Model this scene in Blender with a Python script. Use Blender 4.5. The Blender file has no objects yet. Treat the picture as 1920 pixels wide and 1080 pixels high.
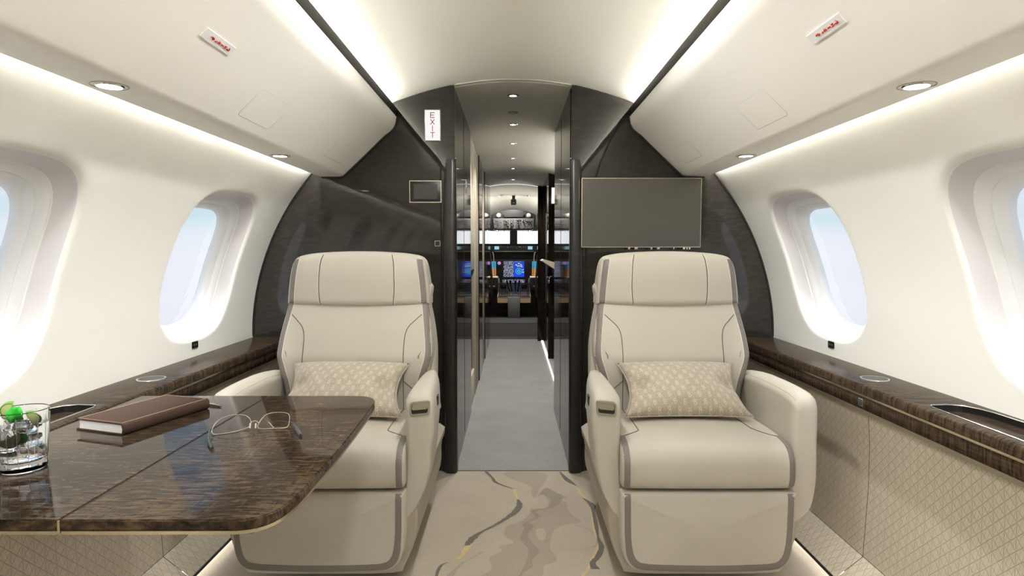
import bpy, bmesh, math, random
import numpy as np
from mathutils import Vector, Matrix
from mathutils.bvhtree import BVHTree

S = bpy.context.scene
COL = S.collection
PI = math.pi
random.seed(4)

# ---------------------------------------------------------------- camera
cam_d = bpy.data.cameras.new('camera'); cam = bpy.data.objects.new('camera', cam_d); COL.objects.link(cam)
cam.location = (0, 0, 1.06)
cam.rotation_euler = (PI/2 - math.atan(69/1150), 0, 0)
cam_d.sensor_width = 36; cam_d.lens = 36*1150/1920
cam_d.shift_x = -2/1920
cam_d.clip_start = 0.02
S.camera = cam

# ---------------------------------------------------------------- view
S.view_settings.view_transform = 'Standard'
S.view_settings.look = 'None'
S.view_settings.gamma = 1.0
S.view_settings.use_curve_mapping = False
S.view_settings.exposure = 1.53
try:
    S.cycles.max_bounces = 12; S.cycles.diffuse_bounces = 6; S.cycles.glossy_bounces = 5
    S.cycles.transmission_bounces = 10; S.cycles.transparent_max_bounces = 12
    S.cycles.sample_clamp_indirect = 6.0
    S.cycles.use_adaptive_sampling = False
    S.cycles.caustics_refractive = False; S.cycles.caustics_reflective = False
except Exception:
    pass

# ---------------------------------------------------------------- sky
def nd(nt, kind, **kw):
    n = nt.nodes.new(kind)
    for k, v in kw.items():
        if k == 'inp':
            for a, b in v.items(): n.inputs[a].default_value = b
        else: setattr(n, k, v)
    return n
def mathn(nt, op, a, b=None, c=None, clamp=False):
    n = nt.nodes.new('ShaderNodeMath'); n.operation = op; n.use_clamp = clamp
    for i, v in enumerate((a, b, c)):
        if v is None: continue
        if isinstance(v, (int, float)): n.inputs[i].default_value = v
        else: nt.links.new(v, n.inputs[i])
    return n.outputs[0]
def ramp(nt, fac, stops, interp='LINEAR'):
    n = nt.nodes.new('ShaderNodeValToRGB'); n.color_ramp.interpolation = interp
    e = n.color_ramp.elements
    while len(e) < len(stops): e.new(0.5)
    for el, (p, c) in zip(e, stops):
        el.position = p; el.color = (c[0], c[1], c[2], 1)
    if fac is not None: nt.links.new(fac, n.inputs[0])
    return n.outputs[0]
def mixc(nt, fac, a, b, mode='MIX'):
    n = nt.nodes.new('ShaderNodeMix'); n.data_type = 'RGBA'; n.blend_type = mode
    for idx, v in ((0, fac), (6, a), (7, b)):
        if isinstance(v, (int, float)): n.inputs[idx].default_value = v
        elif isinstance(v, tuple): n.inputs[idx].default_value = (v[0], v[1], v[2], 1)
        else: nt.links.new(v, n.inputs[idx])
    return n.outputs[2]

W = bpy.data.worlds.new('sky'); S.world = W; W.use_nodes = True
nt = W.node_tree; nt.nodes.clear()
tc = nd(nt, 'ShaderNodeTexCoord')
sp = nd(nt, 'ShaderNodeSeparateXYZ'); nt.links.new(tc.outputs['Generated'], sp.inputs[0])
el = ramp(nt, mathn(nt, 'MULTIPLY_ADD', sp.outputs[2], 1.6, 0.5, True),
          [(0.0, (.72, .74, .80)), (.49, (.78, .79, .84)), (.53, (.70, .77, .82)), (.58, (.54, .69, .75)), (.66, (.47, .64, .73)), (1.0, (.25, .45, .66))])
mp = nd(nt, 'ShaderNodeMapping', inp={'Scale': (1.0, 1.0, 9.0)}); nt.links.new(tc.outputs['Generated'], mp.inputs[0])
nz = nd(nt, 'ShaderNodeTexNoise', inp={'Scale': 3.2, 'Detail': 6.0, 'Roughness': .55}); nt.links.new(mp.outputs[0], nz.inputs['Vector'])
cl = mathn(nt, 'MULTIPLY', ramp(nt, nz.outputs['Fac'], [(.42, (0, 0, 0)), (.62, (1, 1, 1))]), .55)
c1 = mixc(nt, cl, el, (.76, .76, .82))
fw = mathn(nt, 'POWER', mathn(nt, 'MAXIMUM', sp.outputs[1], 0.0), 30.0)
c2 = mixc(nt, fw, c1, (1.6, 1.6, 1.6))
bg = nd(nt, 'ShaderNodeBackground', inp={'Strength': .405}); nt.links.new(c2, bg.inputs[0])
wo = nd(nt, 'ShaderNodeOutputWorld'); nt.links.new(bg.outputs[0], wo.inputs[0])

# ---------------------------------------------------------------- long cabin lights (LED coves along the bins and the floor)
YB = 2.91           # front bulkhead
YR = -5.6           # rear of the cabin
def area_light(name, loc, direction, sx, sy, power, col=(1, .95, .86), parent=None, spread=PI):
    d = bpy.data.lights.new(name, 'AREA'); d.shape = 'RECTANGLE'; d.size = sx; d.size_y = sy
    d.energy = power; d.color = col; d.spread = spread
    o = bpy.data.objects.new(name, d); COL.objects.link(o)
    o.location = loc
    o.rotation_euler = Vector(direction).to_track_quat('-Z', 'Y').to_euler()
    if parent: o.parent = parent
    return o
LY = (YB + YR)/2; LL = YB - YR - 0.1
def long_light(name, x, z, dx, dz, w, power, col, y0=YR+.05, y1=YB-.06):
    d = bpy.data.lights.new(name, 'AREA'); d.shape = 'RECTANGLE'; d.size = w; d.size_y = y1 - y0
    d.energy = power; d.color = col
    o = bpy.data.objects.new(name, d); COL.objects.link(o)
    zax = -Vector((dx, 0, dz)).normalized(); yax = Vector((0, 1, 0)); xax = yax.cross(zax)
    o.matrix_world = Matrix.Translation((x, (y0+y1)/2, z)) @ Matrix((xax, yax, zax)).transposed().to_4x4()
    return o
for m in (-1, 1):
    long_light('ceiling_cove_light', m*.645, 1.664, -m*.40, 1, .03, 7, (1, .995, .975))
    long_light('ceiling_cove_light', m*.652, 1.693, -m, .30, .025, 18, (1, .995, .975))
    long_light('wall_cove_light', m*.9125, 1.472, m*.9, -1, .012, 20, (1, .995, .975))
    long_light('floor_cove_light', m*1.075, .016, -m, -.08, .02, 7, (1, .99, .965))

# ---------------------------------------------------------------- materials
def new_mat(name):
    m = bpy.data.materials.new(name); m.use_nodes = True
    n = m.node_tree; n.nodes.clear()
    out = nd(n, 'ShaderNodeOutputMaterial'); b = nd(n, 'ShaderNodeBsdfPrincipled')
    n.links.new(b.outputs[0], out.inputs[0])
    return m, n, b
def simple(name, col, rough=.5, metal=0, bump=0, bscale=400, coat=0, spec=.5, var=0):
    m, n, b = new_mat(name)
    b.inputs['Base Color'].default_value = (*col, 1); b.inputs['Roughness'].default_value = rough
    b.inputs['Metallic'].default_value = metal; b.inputs['Coat Weight'].default_value = coat
    b.inputs['Specular IOR Level'].default_value = spec
    if bump or var:
        t = nd(n, 'ShaderNodeTexCoord')
        z = nd(n, 'ShaderNodeTexNoise', inp={'Scale': bscale, 'Detail': 3.0}); n.links.new(t.outputs['Object'], z.inputs['Vector'])
        if bump:
            bu = nd(n, 'ShaderNodeBump', inp={'Strength': bump, 'Distance': .002}); n.links.new(z.outputs['Fac'], bu.inputs['Height'])
            n.links.new(bu.outputs[0], b.inputs['Normal'])
        if var:
            c = ramp(n, z.outputs['Fac'], [(.3, tuple(v*(1-var) for v in col)), (.7, tuple(min(1, v*(1+var)) for v in col))])
            n.links.new(c, b.inputs['Base Color'])
    return m
def emis(name, col, st):
    m = bpy.data.materials.new(name); m.use_nodes = True; n = m.node_tree; n.nodes.clear()
    out = nd(n, 'ShaderNodeOutputMaterial'); e = nd(n, 'ShaderNodeEmission', inp={'Color': (*col, 1), 'Strength': st})
    n.links.new(e.outputs[0], out.inputs[0]); return m

def wood(name, ax, dark=(.012, .0095, .0075), mid=(.032, .024, .018), light=(.085, .058, .036), ripple=110., rough=.06, figure=.6, spec=.42, bump=.06, lo=.36, hi=.64, gv=.3, ior=1.5):
    """figured veneer: 'ax' = scale vector (x,y,z) in which the ripples are dense"""
    m, n, b = new_mat(name)
    t = nd(n, 'ShaderNodeTexCoord')
    w = nd(n, 'ShaderNodeTexNoise', inp={'Scale': 9.0, 'Detail': 2.0}); n.links.new(t.outputs['Object'], w.inputs['Vector'])
    vm = nd(n, 'ShaderNodeVectorMath', operation='MULTIPLY_ADD'); n.links.new(w.outputs['Color'], vm.inputs[0])
    vm.inputs[1].default_value = (.035, .035, .035); n.links.new(t.outputs['Object'], vm.inputs[2])
    mp = nd(n, 'ShaderNodeMapping', inp={'Scale': ax}); n.links.new(vm.outputs[0], mp.inputs[0])
    a = nd(n, 'ShaderNodeTexNoise', inp={'Scale': ripple, 'Detail': 2.5, 'Roughness': .6}); n.links.new(mp.outputs[0], a.inputs['Vector'])
    # lengthwise pores: dense across the other axes
    inv = tuple(1.0 if v < .5 else .10 for v in ax)
    mp2 = nd(n, 'ShaderNodeMapping', inp={'Scale': inv}); n.links.new(t.outputs['Object'], mp2.inputs[0])
    p = nd(n, 'ShaderNodeTexNoise', inp={'Scale': 260.0, 'Detail': 2.0}); n.links.new(mp2.outputs[0], p.inputs['Vector'])
    g = nd(n, 'ShaderNodeTexNoise', inp={'Scale': 9.0, 'Detail': 3.0}); n.links.new(mp2.outputs[0], g.inputs['Vector'])
    s = mathn(n, 'ADD', mathn(n, 'MULTIPLY', a.outputs['Fac'], figure), mathn(n, 'MULTIPLY', p.outputs['Fac'], 1-figure))
    s = mathn(n, 'ADD', s, mathn(n, 'MULTIPLY', mathn(n, 'SUBTRACT', g.outputs['Fac'], .5), gv))
    c = ramp(n, s, [(lo, dark), (.5, mid), (hi, light)])
    n.links.new(c, b.inputs['Base Color'])
    b.inputs['Roughness'].default_value = rough
    b.inputs['Specular IOR Level'].default_value = spec; b.inputs['IOR'].default_value = ior
    if bump:
        bu = nd(n, 'ShaderNodeBump', inp={'Strength': bump, 'Distance': .0003}); n.links.new(a.outputs['Fac'], bu.inputs['Height'])
        n.links.new(bu.outputs[0], b.inputs['Normal'])
    return m

def panel_mat(name, col, groove):
    """beige panel embossed with a lattice of small triangles; lives in the (y,z) plane of the side walls"""
    m, n, b = new_mat(name)
    t = nd(n, 'ShaderNodeTexCoord'); s = nd(n, 'ShaderNodeSeparateXYZ'); n.links.new(t.outputs['Object'], s.inputs[0])
    y = s.outputs[1]; z = s.outputs[2]; p = .033
    def line(expr, half, lo=None):
        f = mathn(n, 'PINGPONG', expr, .5)              # 0 on the line
        return mathn(n, 'SUBTRACT', 1.0, mathn(n, 'DIVIDE', f, half, None, True), None, True)
    u = mathn(n, 'DIVIDE', mathn(n, 'ADD', y, z), p); v = mathn(n, 'DIVIDE', mathn(n, 'SUBTRACT', y, z), p)
    l1 = line(u, .06); l2 = line(v, .06)
    l3 = line(mathn(n, 'DIVIDE', y, p), .045)
    fu = mathn(n, 'FRACT', u); fv = mathn(n, 'FRACT', v)
    l4 = line(mathn(n, 'ADD', mathn(n, 'MULTIPLY', fu, 2.0), fv), .07)
    l3 = mathn(n, 'MULTIPLY', l3, mathn(n, 'GREATER_THAN', mathn(n, 'PINGPONG', mathn(n, 'DIVIDE', z, p), .5), .16))
    h = mathn(n, 'MAXIMUM', mathn(n, 'MAXIMUM', l1, l2), mathn(n, 'MAXIMUM', l3, mathn(n, 'MULTIPLY', l4, .6)))
    cc = mixc(n, mathn(n, 'MULTIPLY', h, .8), col, groove)
    n.links.new(cc, b.inputs['Base Color'])
    bu = nd(n, 'ShaderNodeBump', inp={'Strength': .55, 'Distance': .0015}); bu.invert = True
    n.links.new(h, bu.inputs['Height']); n.links.new(bu.outputs[0], b.inputs['Normal'])
    b.inputs['Roughness'].default_value = .5
    return m

def pillow_mat(name):
    m, n, b = new_mat(name)
    t = nd(n, 'ShaderNodeTexCoord'); s = nd(n, 'ShaderNodeSeparateXYZ'); n.links.new(t.outputs['UV'], s.inputs[0])
    px, pz = .0335, .0225
    row = mathn(n, 'FLOOR', mathn(n, 'DIVIDE', s.outputs[1], pz))
    off = mathn(n, 'MULTIPLY', mathn(n, 'MODULO', mathn(n, 'ADD', row, 100.0), 2.0), .5)
    cx = mathn(n, 'MULTIPLY', mathn(n, 'SUBTRACT', mathn(n, 'FRACT', mathn(n, 'ADD', mathn(n, 'DIVIDE', s.outputs[0], px), off)), .5), px)
    cz = mathn(n, 'MULTIPLY', mathn(n, 'SUBTRACT', mathn(n, 'FRACT', mathn(n, 'DIVIDE', s.outputs[1], pz)), .5), pz)
    def ringd(x0, z0, r):
        dx = mathn(n, 'SUBTRACT', cx, x0); dz = mathn(n, 'SUBTRACT', cz, z0)
        d = mathn(n, 'SQRT', mathn(n, 'ADD', mathn(n, 'MULTIPLY', dx, dx), mathn(n, 'MULTIPLY', dz, dz)))
        e = mathn(n, 'ABSOLUTE', mathn(n, 'SUBTRACT', d, r))
        return mathn(n, 'SUBTRACT', 1.0, mathn(n, 'DIVIDE', e, .0013, None, True), None, True)
    h = mathn(n, 'MAXIMUM', ringd(-.0012, .0036, .0036), ringd(.0012, -.0036, .0040))
    z = nd(n, 'ShaderNodeTexNoise', inp={'Scale': 420.0, 'Detail': 2.0}); n.links.new(t.outputs['Object'], z.inputs['Vector'])
    base = ramp(n, z.outputs['Fac'], [(.35, (.34, .29, .22)), (.65, (.52, .46, .37))])
    c = mixc(n, mathn(n, 'MULTIPLY', h, .8), base, (.80, .73, .62))
    n.links.new(c, b.inputs['Base Color']); b.inputs['Roughness'].default_value = .65
    b.inputs['Sheen Weight'].default_value = .3
    bu = nd(n, 'ShaderNodeBump', inp={'Strength': .3, 'Distance': .001}); n.links.new(z.outputs['Fac'], bu.inputs['Height'])
    n.links.new(bu.outputs[0], b.inputs['Normal'])
    return m

def carpet_mat(name, a, b_, rough=.95, sc=260.):
    m, n, b = new_mat(name)
    t = nd(n, 'ShaderNodeTexCoord')
    z = nd(n, 'ShaderNodeTexNoise', inp={'Scale': sc, 'Detail': 4.0, 'Roughness': .7}); n.links.new(t.outputs['Object'], z.inputs['Vector'])
    g = nd(n, 'ShaderNodeTexNoise', inp={'Scale': 5.0, 'Detail': 3.0}); n.links.new(t.outputs['Object'], g.inputs['Vector'])
    f = mathn(n, 'ADD', mathn(n, 'MULTIPLY', z.outputs['Fac'], .8), mathn(n, 'MULTIPLY', g.outputs['Fac'], .2))
    n.links.new(ramp(n, f, [(.32, a), (.68, b_)]), b.inputs['Base Color'])
    b.inputs['Roughness'].default_value = rough; b.inputs['Specular IOR Level'].default_value = .15
    bu = nd(n, 'ShaderNodeBump', inp={'Strength': .35, 'Distance': .002}); n.links.new(z.outputs['Fac'], bu.inputs['Height'])
    n.links.new(bu.outputs[0], b.inputs['Normal'])
    return m

def thin_glass(name, tint=(1, 1, 1), refl=.06):
    m = bpy.data.materials.new(name); m.use_nodes = True; n = m.node_tree; n.nodes.clear()
    out = nd(n, 'ShaderNodeOutputMaterial'); tr = nd(n, 'ShaderNodeBsdfTransparent', inp={'Color': (*tint, 1)})
    gl = nd(n, 'ShaderNodeBsdfGlossy', inp={'Roughness': .02, 'Color': (1, 1, 1, 1)}); mx = nd(n, 'ShaderNodeMixShader', inp={0: refl})
    n.links.new(tr.outputs[0], mx.inputs[1]); n.links.new(gl.outputs[0], mx.inputs[2]); n.links.new(mx.outputs[0], out.inputs[0])
    return m
def glass(name, ior=1.45, col=(1, 1, 1), rough=0., bump=0, bs=60):
    m, n, b = new_mat(name)
    b.inputs['Base Color'].default_value = (*col, 1); b.inputs['Transmission Weight'].default_value = 1
    b.inputs['Roughness'].default_value = rough; b.inputs['IOR'].default_value = ior
    if bump:
        t = nd(n, 'ShaderNodeTexCoord'); z = nd(n, 'ShaderNodeTexNoise', inp={'Scale': bs, 'Detail': 3.0}); n.links.new(t.outputs['Object'], z.inputs['Vector'])
        bu = nd(n, 'ShaderNodeBump', inp={'Strength': bump, 'Distance': .003}); n.links.new(z.outputs['Fac'], bu.inputs['Height']); n.links.new(bu.outputs[0], b.inputs['Normal'])
    return m

M = {}
M['wall'] = simple('cream_wall_lining', (.82, .813, .77), .45, bump=.05, bscale=300)
M['bin'] = simple('cream_bin_lining', (.95, .93, .875), .5, bump=.05, bscale=300)
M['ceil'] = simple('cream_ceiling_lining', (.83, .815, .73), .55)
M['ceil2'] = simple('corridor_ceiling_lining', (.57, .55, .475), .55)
M['reveal'] = simple('window_reveal_plastic', (.66, .635, .635), .4)
M['wframe'] = simple('white_window_frame', (.80, .80, .80), .35)
M['wood_h'] = wood('veneer_ledge', (.12, 1, .12), light=(.085, .056, .033), mid=(.042, .029, .019), dark=(.018, .013, .0095), figure=.7, ripple=150, rough=.2, bump=0, ior=1.13, gv=.2)
M['wood_t'] = wood('veneer_table', (.12, 1, .3), light=(.125, .083, .048), mid=(.046, .031, .020), dark=(.014, .010, .0075), ripple=170, figure=.78, spec=.5, bump=.10, rough=.04, ior=1.21, lo=.34, hi=.66)
M['wood_b'] = wood('veneer_bulkhead', (.22, .2, 1), dark=(.0190, .0163, .0134), mid=(.0222, .0188, .0152), light=(.0285, .0238, .0188), ripple=80, figure=1.0, bump=0, rough=.03, spec=.5, lo=.36, hi=.64, gv=.6, ior=1.53)
M['wood_c'] = wood('veneer_closet', (1, 1, .06), dark=(.007, .0055, .004), mid=(.014, .0105, .0075), light=(.028, .020, .0135), ripple=45, figure=.8, rough=.05, bump=0, ior=1.16)
M['gap'] = simple('shadow_gap_black', (.008, .007, .006), .6)
M['strip'] = wood('veneer_strip', (.2, 1, .2), dark=(.006, .005, .004), mid=(.012, .009, .007), light=(.025, .018, .013), ripple=200, rough=.55, ior=1.25, bump=0)
M['post'] = wood('veneer_post', (.22, .2, 1), dark=(.0150, .0128, .0105), mid=(.0190, .0160, .0130), light=(.0240, .0200, .0160), ripple=80, figure=1.0, bump=0, rough=.28, gv=.5)
M['gold'] = simple('champagne_metal', (.62, .54, .40), .25, metal=1)
M['champ'] = simple('champagne_bezel', (.40, .38, .30), .35, metal=.7)
M['chrome'] = simple('polished_metal', (.8, .8, .8), .12, metal=1)
M['sill'] = simple('taupe_rail', (.34, .305, .24), .4)
M['panel'] = panel_mat('embossed_panel', (.56, .505, .40), (.26, .22, .16))
M['leather'] = simple('cream_leather', (.50, .467, .40), .48, bump=.06, bscale=900, spec=.4)
M['leather_d'] = simple('cream_leather_seam', (.10, .085, .065), .6)
M['piping'] = simple('pale_piping', (.72, .67, .56), .45)
M['band'] = simple('taupe_leather_band', (.195, .17, .155), .5, bump=.08, bscale=700)
M['base'] = simple('seat_base_leather', (.38, .345, .275), .5)
M['pillow'] = pillow_mat('woven_cushion_cloth')
M['carpet'] = carpet_mat('beige_carpet', (.33, .29, .23), (.50, .45, .365))
M['c_mid'] = carpet_mat('carpet_mid_taupe', (.285, .248, .195), (.42, .375, .305))
M['c_deep'] = carpet_mat('carpet_deep_taupe', (.235, .203, .162), (.355, .312, .253))
M['c_dark'] = carpet_mat('carpet_grey_vein', (.12, .11, .095), (.19, .175, .155))
M['c_gold'] = carpet_mat('carpet_gold_vein', (.46, .36, .19), (.62, .50, .29))
M['grey'] = carpet_mat('grey_corridor_floor', (.20, .20, .197), (.36, .36, .352), rough=.6, sc=120.)
M['cfloor'] = simple('cockpit_floor', (.035, .035, .035), .7)
M['riser'] = simple('cockpit_step', (.16, .155, .15), .5)
M['pane'] = thin_glass('window_pane', (.97, .985, 1.0), .05)
M['black'] = simple('black_plastic', (.012, .012, .012), .35)
M['dkgrey'] = simple('dark_grey_panel', (.05, .05, .052), .5)
M['mgrey'] = simple('mid_grey_panel', (.13, .13, .13), .5)
M['offscreen'] = simple('dark_screen', (.085, .078, .066), .38, spec=.5)
M['tabscreen'] = simple('tablet_screen', (.05, .047, .04), .3)
M['white'] = simple('white_plastic', (.86, .86, .87), .4)
M['red'] = simple('red_print', (.55, .02, .02), .5)
M['rim'] = simple('silver_rim', (.62, .60, .55), .2, metal=1)
M['lamp'] = emis('lamp_lens', (1, .98, .94), 4.0)
M['exit'] = emis('exit_sign_lens', (.93, .90, .88), .36)
M['whitelit'] = emis('lit_sign', (.95, .93, .9), .46)
M['cream_post'] = simple('cream_door_post', (.62, .57, .45), .4)
M['taupe_post'] = simple('taupe_door_post', (.38, .33, .25), .45)
M['glass'] = glass('tumbler_glass', 1.42)
M['frost'] = glass('cut_glass_line', 1.3, (1, 1, 1), rough=.45)
M['water'] = glass('tonic_water', 1.33, (.97, .99, 1.0))
M['ice'] = glass('ice', 1.31, (.97, .99, 1), rough=.03, bump=.5)
M['lime'] = simple('lime_flesh', (.74, .78, .34), .35, bump=.3, bscale=150)
M['lime_rind'] = simple('lime_rind', (.13, .33, .03), .35)
M['mint'] = simple('mint_leaf', (.03, .55, .04), .45, bump=.4, bscale=120)
M['book'] = simple('brown_book_leather', (.070, .040, .030), .7, spec=.2, bump=.35, bscale=500)
M['bookline'] = simple('gold_foil', (.42, .30, .17), .35, metal=.4)
M['paper'] = simple('page_block', (.88, .88, .88), .8)
M['lens'] = thin_glass('spectacle_lens', (.97, .97, .97), .01)
M['wire'] = simple('spectacle_wire', (.72, .68, .62), .18, metal=1)
M['temple'] = simple('temple_tip', (.045, .055, .06), .3)
M['tan'] = simple('tan_panel', (.42, .31, .20), .5)
M['cream_edge'] = simple('cream_edge', (.66, .60, .47), .4)

# ---------------------------------------------------------------- object helpers
def world_origin(p):
    v = Vector((0, 0, 0))
    while p is not None: v += p.location; p = p.parent
    return v
def mk(name, V, F, mat, parent=None, smooth=True, fm=None, recalc=True, uv=None, sharp=38):
    me = bpy.data.meshes.new(name)
    o0 = world_origin(parent)
    me.from_pydata([(x-o0.x, y-o0.y, z-o0.z) for x, y, z in V], [], F)
    mats = mat if isinstance(mat, (list, tuple)) else [mat]
    for m_ in mats: me.materials.append(m_)
    if uv is not None:
        ul = me.uv_layers.new(name='UVMap')
        for l in me.loops: ul.data[l.index].uv = uv[l.vertex_index]
    if fm is not None:
        for p, k in zip(me.polygons, fm): p.material_index = k
    bm = bmesh.new(); bm.from_mesh(me)
    if recalc: bmesh.ops.recalc_face_normals(bm, faces=bm.faces[:])
    for f in bm.faces: f.smooth = smooth
    if smooth:
        a = math.radians(sharp)
        for e in bm.edges:
            if len(e.link_faces) == 2 and e.calc_face_angle(0) > a: e.smooth = False
    bm.to_mesh(me); bm.free()
    ob = bpy.data.objects.new(name, me); COL.objects.link(ob)
    if parent: ob.parent = parent
    return ob
class MB:
    def __init__(s): s.V = []; s.F = []; s.m = []
    def add(s, VF, k=0):
        V, F = VF; o = len(s.V)
        s.V += [tuple(v) for v in V]; s.F += [tuple(i+o for i in f) for f in F]; s.m += [k]*len(F); return s
    def mk(s, name, mat, parent=None, **kw): return mk(name, s.V, s.F, mat, parent, fm=s.m, **kw)
def empty(name, loc, label=None, cat=None, group=None):
    o = bpy.data.objects.new(name, None); COL.objects.link(o); o.location = loc; o.empty_display_size = .05
    if label: o['label'] = label
    if cat: o['category'] = cat
    if group: o['group'] = group
    return o
def tag(o, label, cat, group=None):
    o['label'] = label; o['category'] = cat
    if group: o['group'] = group
    return o
def struct(o, label=None):
    o['kind'] = 'structure'
    if label: o['label'] = label
    return o
def grid(fn, us, vs, closed_u=False, closed_v=False):
    V = [fn(u, v) for u in us for v in vs]; nu, nv = len(us), len(vs); F = []
    for i in range(nu if closed_u else nu-1):
        for j in range(nv if closed_v else nv-1):
            a = i*nv+j; b = ((i+1) % nu)*nv+j; c = ((i+1) % nu)*nv+(j+1) % nv; d = i*nv+(j+1) % nv
            F.append((a, b, c, d))
    return V, F
def lin(a, b, n): return [a+(b-a)*i/(n-1) for i in range(n)]
def box(x0, x1, y0, y1, z0, z1, bev=0, seg=2):
    bm = bmesh.new(); bmesh.ops.create_cube(bm, size=1)
    for v in bm.verts:
        v.co = Vector((x0+(v.co.x+.5)*(x1-x0), y0+(v.co.y+.5)*(y1-y0), z0+(v.co.z+.5)*(z1-z0)))
    if bev: bmesh.ops.bevel(bm, geom=bm.edges[:], offset=bev, segments=seg, affect='EDGES', profile=.5)
    V = [tuple(v.co) for v in bm.verts]; F = [tuple(v.index for v in f.verts) for f in bm.faces]
    bm.free(); return V, F
def prism(poly, mp, w0, w1, bev=0, seg=2):
    """2-D polygon extruded along the third axis; mp(u,v,w)->xyz"""
    bm = bmesh.new(); a = [bm.verts.new(mp(u, v, w0)) for u, v in poly]; b = [bm.verts.new(mp(u, v, w1)) for u, v in poly]
    n = len(poly); fa = bm.faces.new(a); fb = bm.faces.new(b[::-1])
    for i in range(n): bm.faces.new((a[i], b[i], b[(i+1) % n], a[(i+1) % n]))
    bmesh.ops.recalc_face_normals(bm, faces=bm.faces[:])
    if bev: bmesh.ops.bevel(bm, geom=[e for e in bm.edges if e in fa.edges[:] or e in fb.edges[:]], offset=bev, segments=seg, affect='EDGES')
    bm.verts.index_update(); bmesh.ops.triangulate(bm, faces=[f for f in bm.faces if len(f.verts) > 4]); bm.verts.index_update()
    V = [tuple(v.co) for v in bm.verts]; F = [tuple(v.index for v in f.verts) for f in bm.faces]; bm.free(); return V, F
XZ = lambda u, v, w: (u, w, v)
YZ = lambda u, v, w: (w, u, v)
XY = lambda u, v, w: (u, v, w)
def catmull(P, n, closed=True):
    P = [Vector(p) for p in P]; m = len(P); segs = m if closed else m-1; L = []
    g = (lambda i: P[i % m]) if closed else (lambda i: P[max(0, min(m-1, i))])
    for i in range(segs):
        p0, p1, p2, p3 = g(i-1), g(i), g(i+1), g(i+2)
        for k in range(12):
            t = k/12
            L.append(.5*((2*p1)+(p2-p0)*t+(2*p0-5*p1+4*p2-p3)*t*t+(3*p1-p0-3*p2+p3)*t**3))
    if not closed: L.append(P[-1])
    ds = [0]; Q = L+[L[0]] if closed else L
    for a, b in zip(Q, Q[1:]): ds.append(ds[-1]+(b-a).length)
    out = []; tot = ds[-1]; k = 0; cnt = n if closed else n-1
    for i in range(n):
        s = tot*i/cnt
        while k < len(ds)-2 and ds[k+1] < s: k += 1
        f = (s-ds[k])/max(1e-9, ds[k+1]-ds[k]); out.append(Q[k].lerp(Q[k+1], min(1, f)))
    return out
def tube(P, r, seg=8, closed=False, caps=True):
    P = [Vector(p) for p in P]; n = len(P); V = []; F = []
    N = None
    for i, p in enumerate(P):
        if closed: T = P[(i+1) % n]-P[i-1]
        else: T = P[min(n-1, i+1)]-P[max(0, i-1)]
        T.normalize()
        if N is None:
            N = T.orthogonal().normalized()
        else:
            N = (N-T*N.dot(T)); N = N.normalized() if N.length > 1e-6 else T.orthogonal().normalized()
        Bn = T.cross(N); rr = r[i] if isinstance(r, (list, tuple)) else r
        for k in range(seg):
            a = 2*PI*k/seg; V.append(tuple(p+N*(rr*math.cos(a))+Bn*(rr*math.sin(a))))
    for i in range(n if closed else n-1):
        for k in range(seg):
            a = i*seg+k; b = i*seg+(k+1) % seg; c = ((i+1) % n)*seg+(k+1) % seg; d = ((i+1) % n)*seg+k
            F.append((a, b, c, d))
    if caps and not closed: F.append(tuple(range(seg))[::-1]); F.append(tuple((n-1)*seg+k for k in range(seg)))
    return V, F
def lathe(prof, c, n=32, axis='z', caps=True):
    """profile [(r,h)] around the vertical through c"""
    V = []; F = []
    for r, h in prof:
        for k in range(n):
            a = 2*PI*k/n; x, y = r*math.cos(a), r*math.sin(a)
            V.append((c[0]+x, c[1]+y, c[2]+h) if axis == 'z' else (c[0]+x, c[1]+h, c[2]+y) if axis == 'y' else (c[0]+h, c[1]+x, c[2]+y))
    m = len(prof)
    for i in range(m-1):
        for k in range(n): F.append((i*n+k, i*n+(k+1) % n, (i+1)*n+(k+1) % n, (i+1)*n+k))
    if caps: F.append(tuple(range(n))[::-1]); F.append(tuple((m-1)*n+k for k in range(n)))
    return V, F
def offset2(P, d):
    """inset of a closed CCW/CW outline by d (towards its inside)"""
    n = len(P); A = sum(P[i].x*P[(i+1) % n].y-P[(i+1) % n].x*P[i].y for i in range(n)); sg = 1 if A > 0 else -1; out = []
    for i in range(n):
        t = P[(i+1) % n]-P[i-1]; t.normalize(); out.append(P[i]+Vector((-t.y, t.x))*sg*d)
    return out
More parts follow.
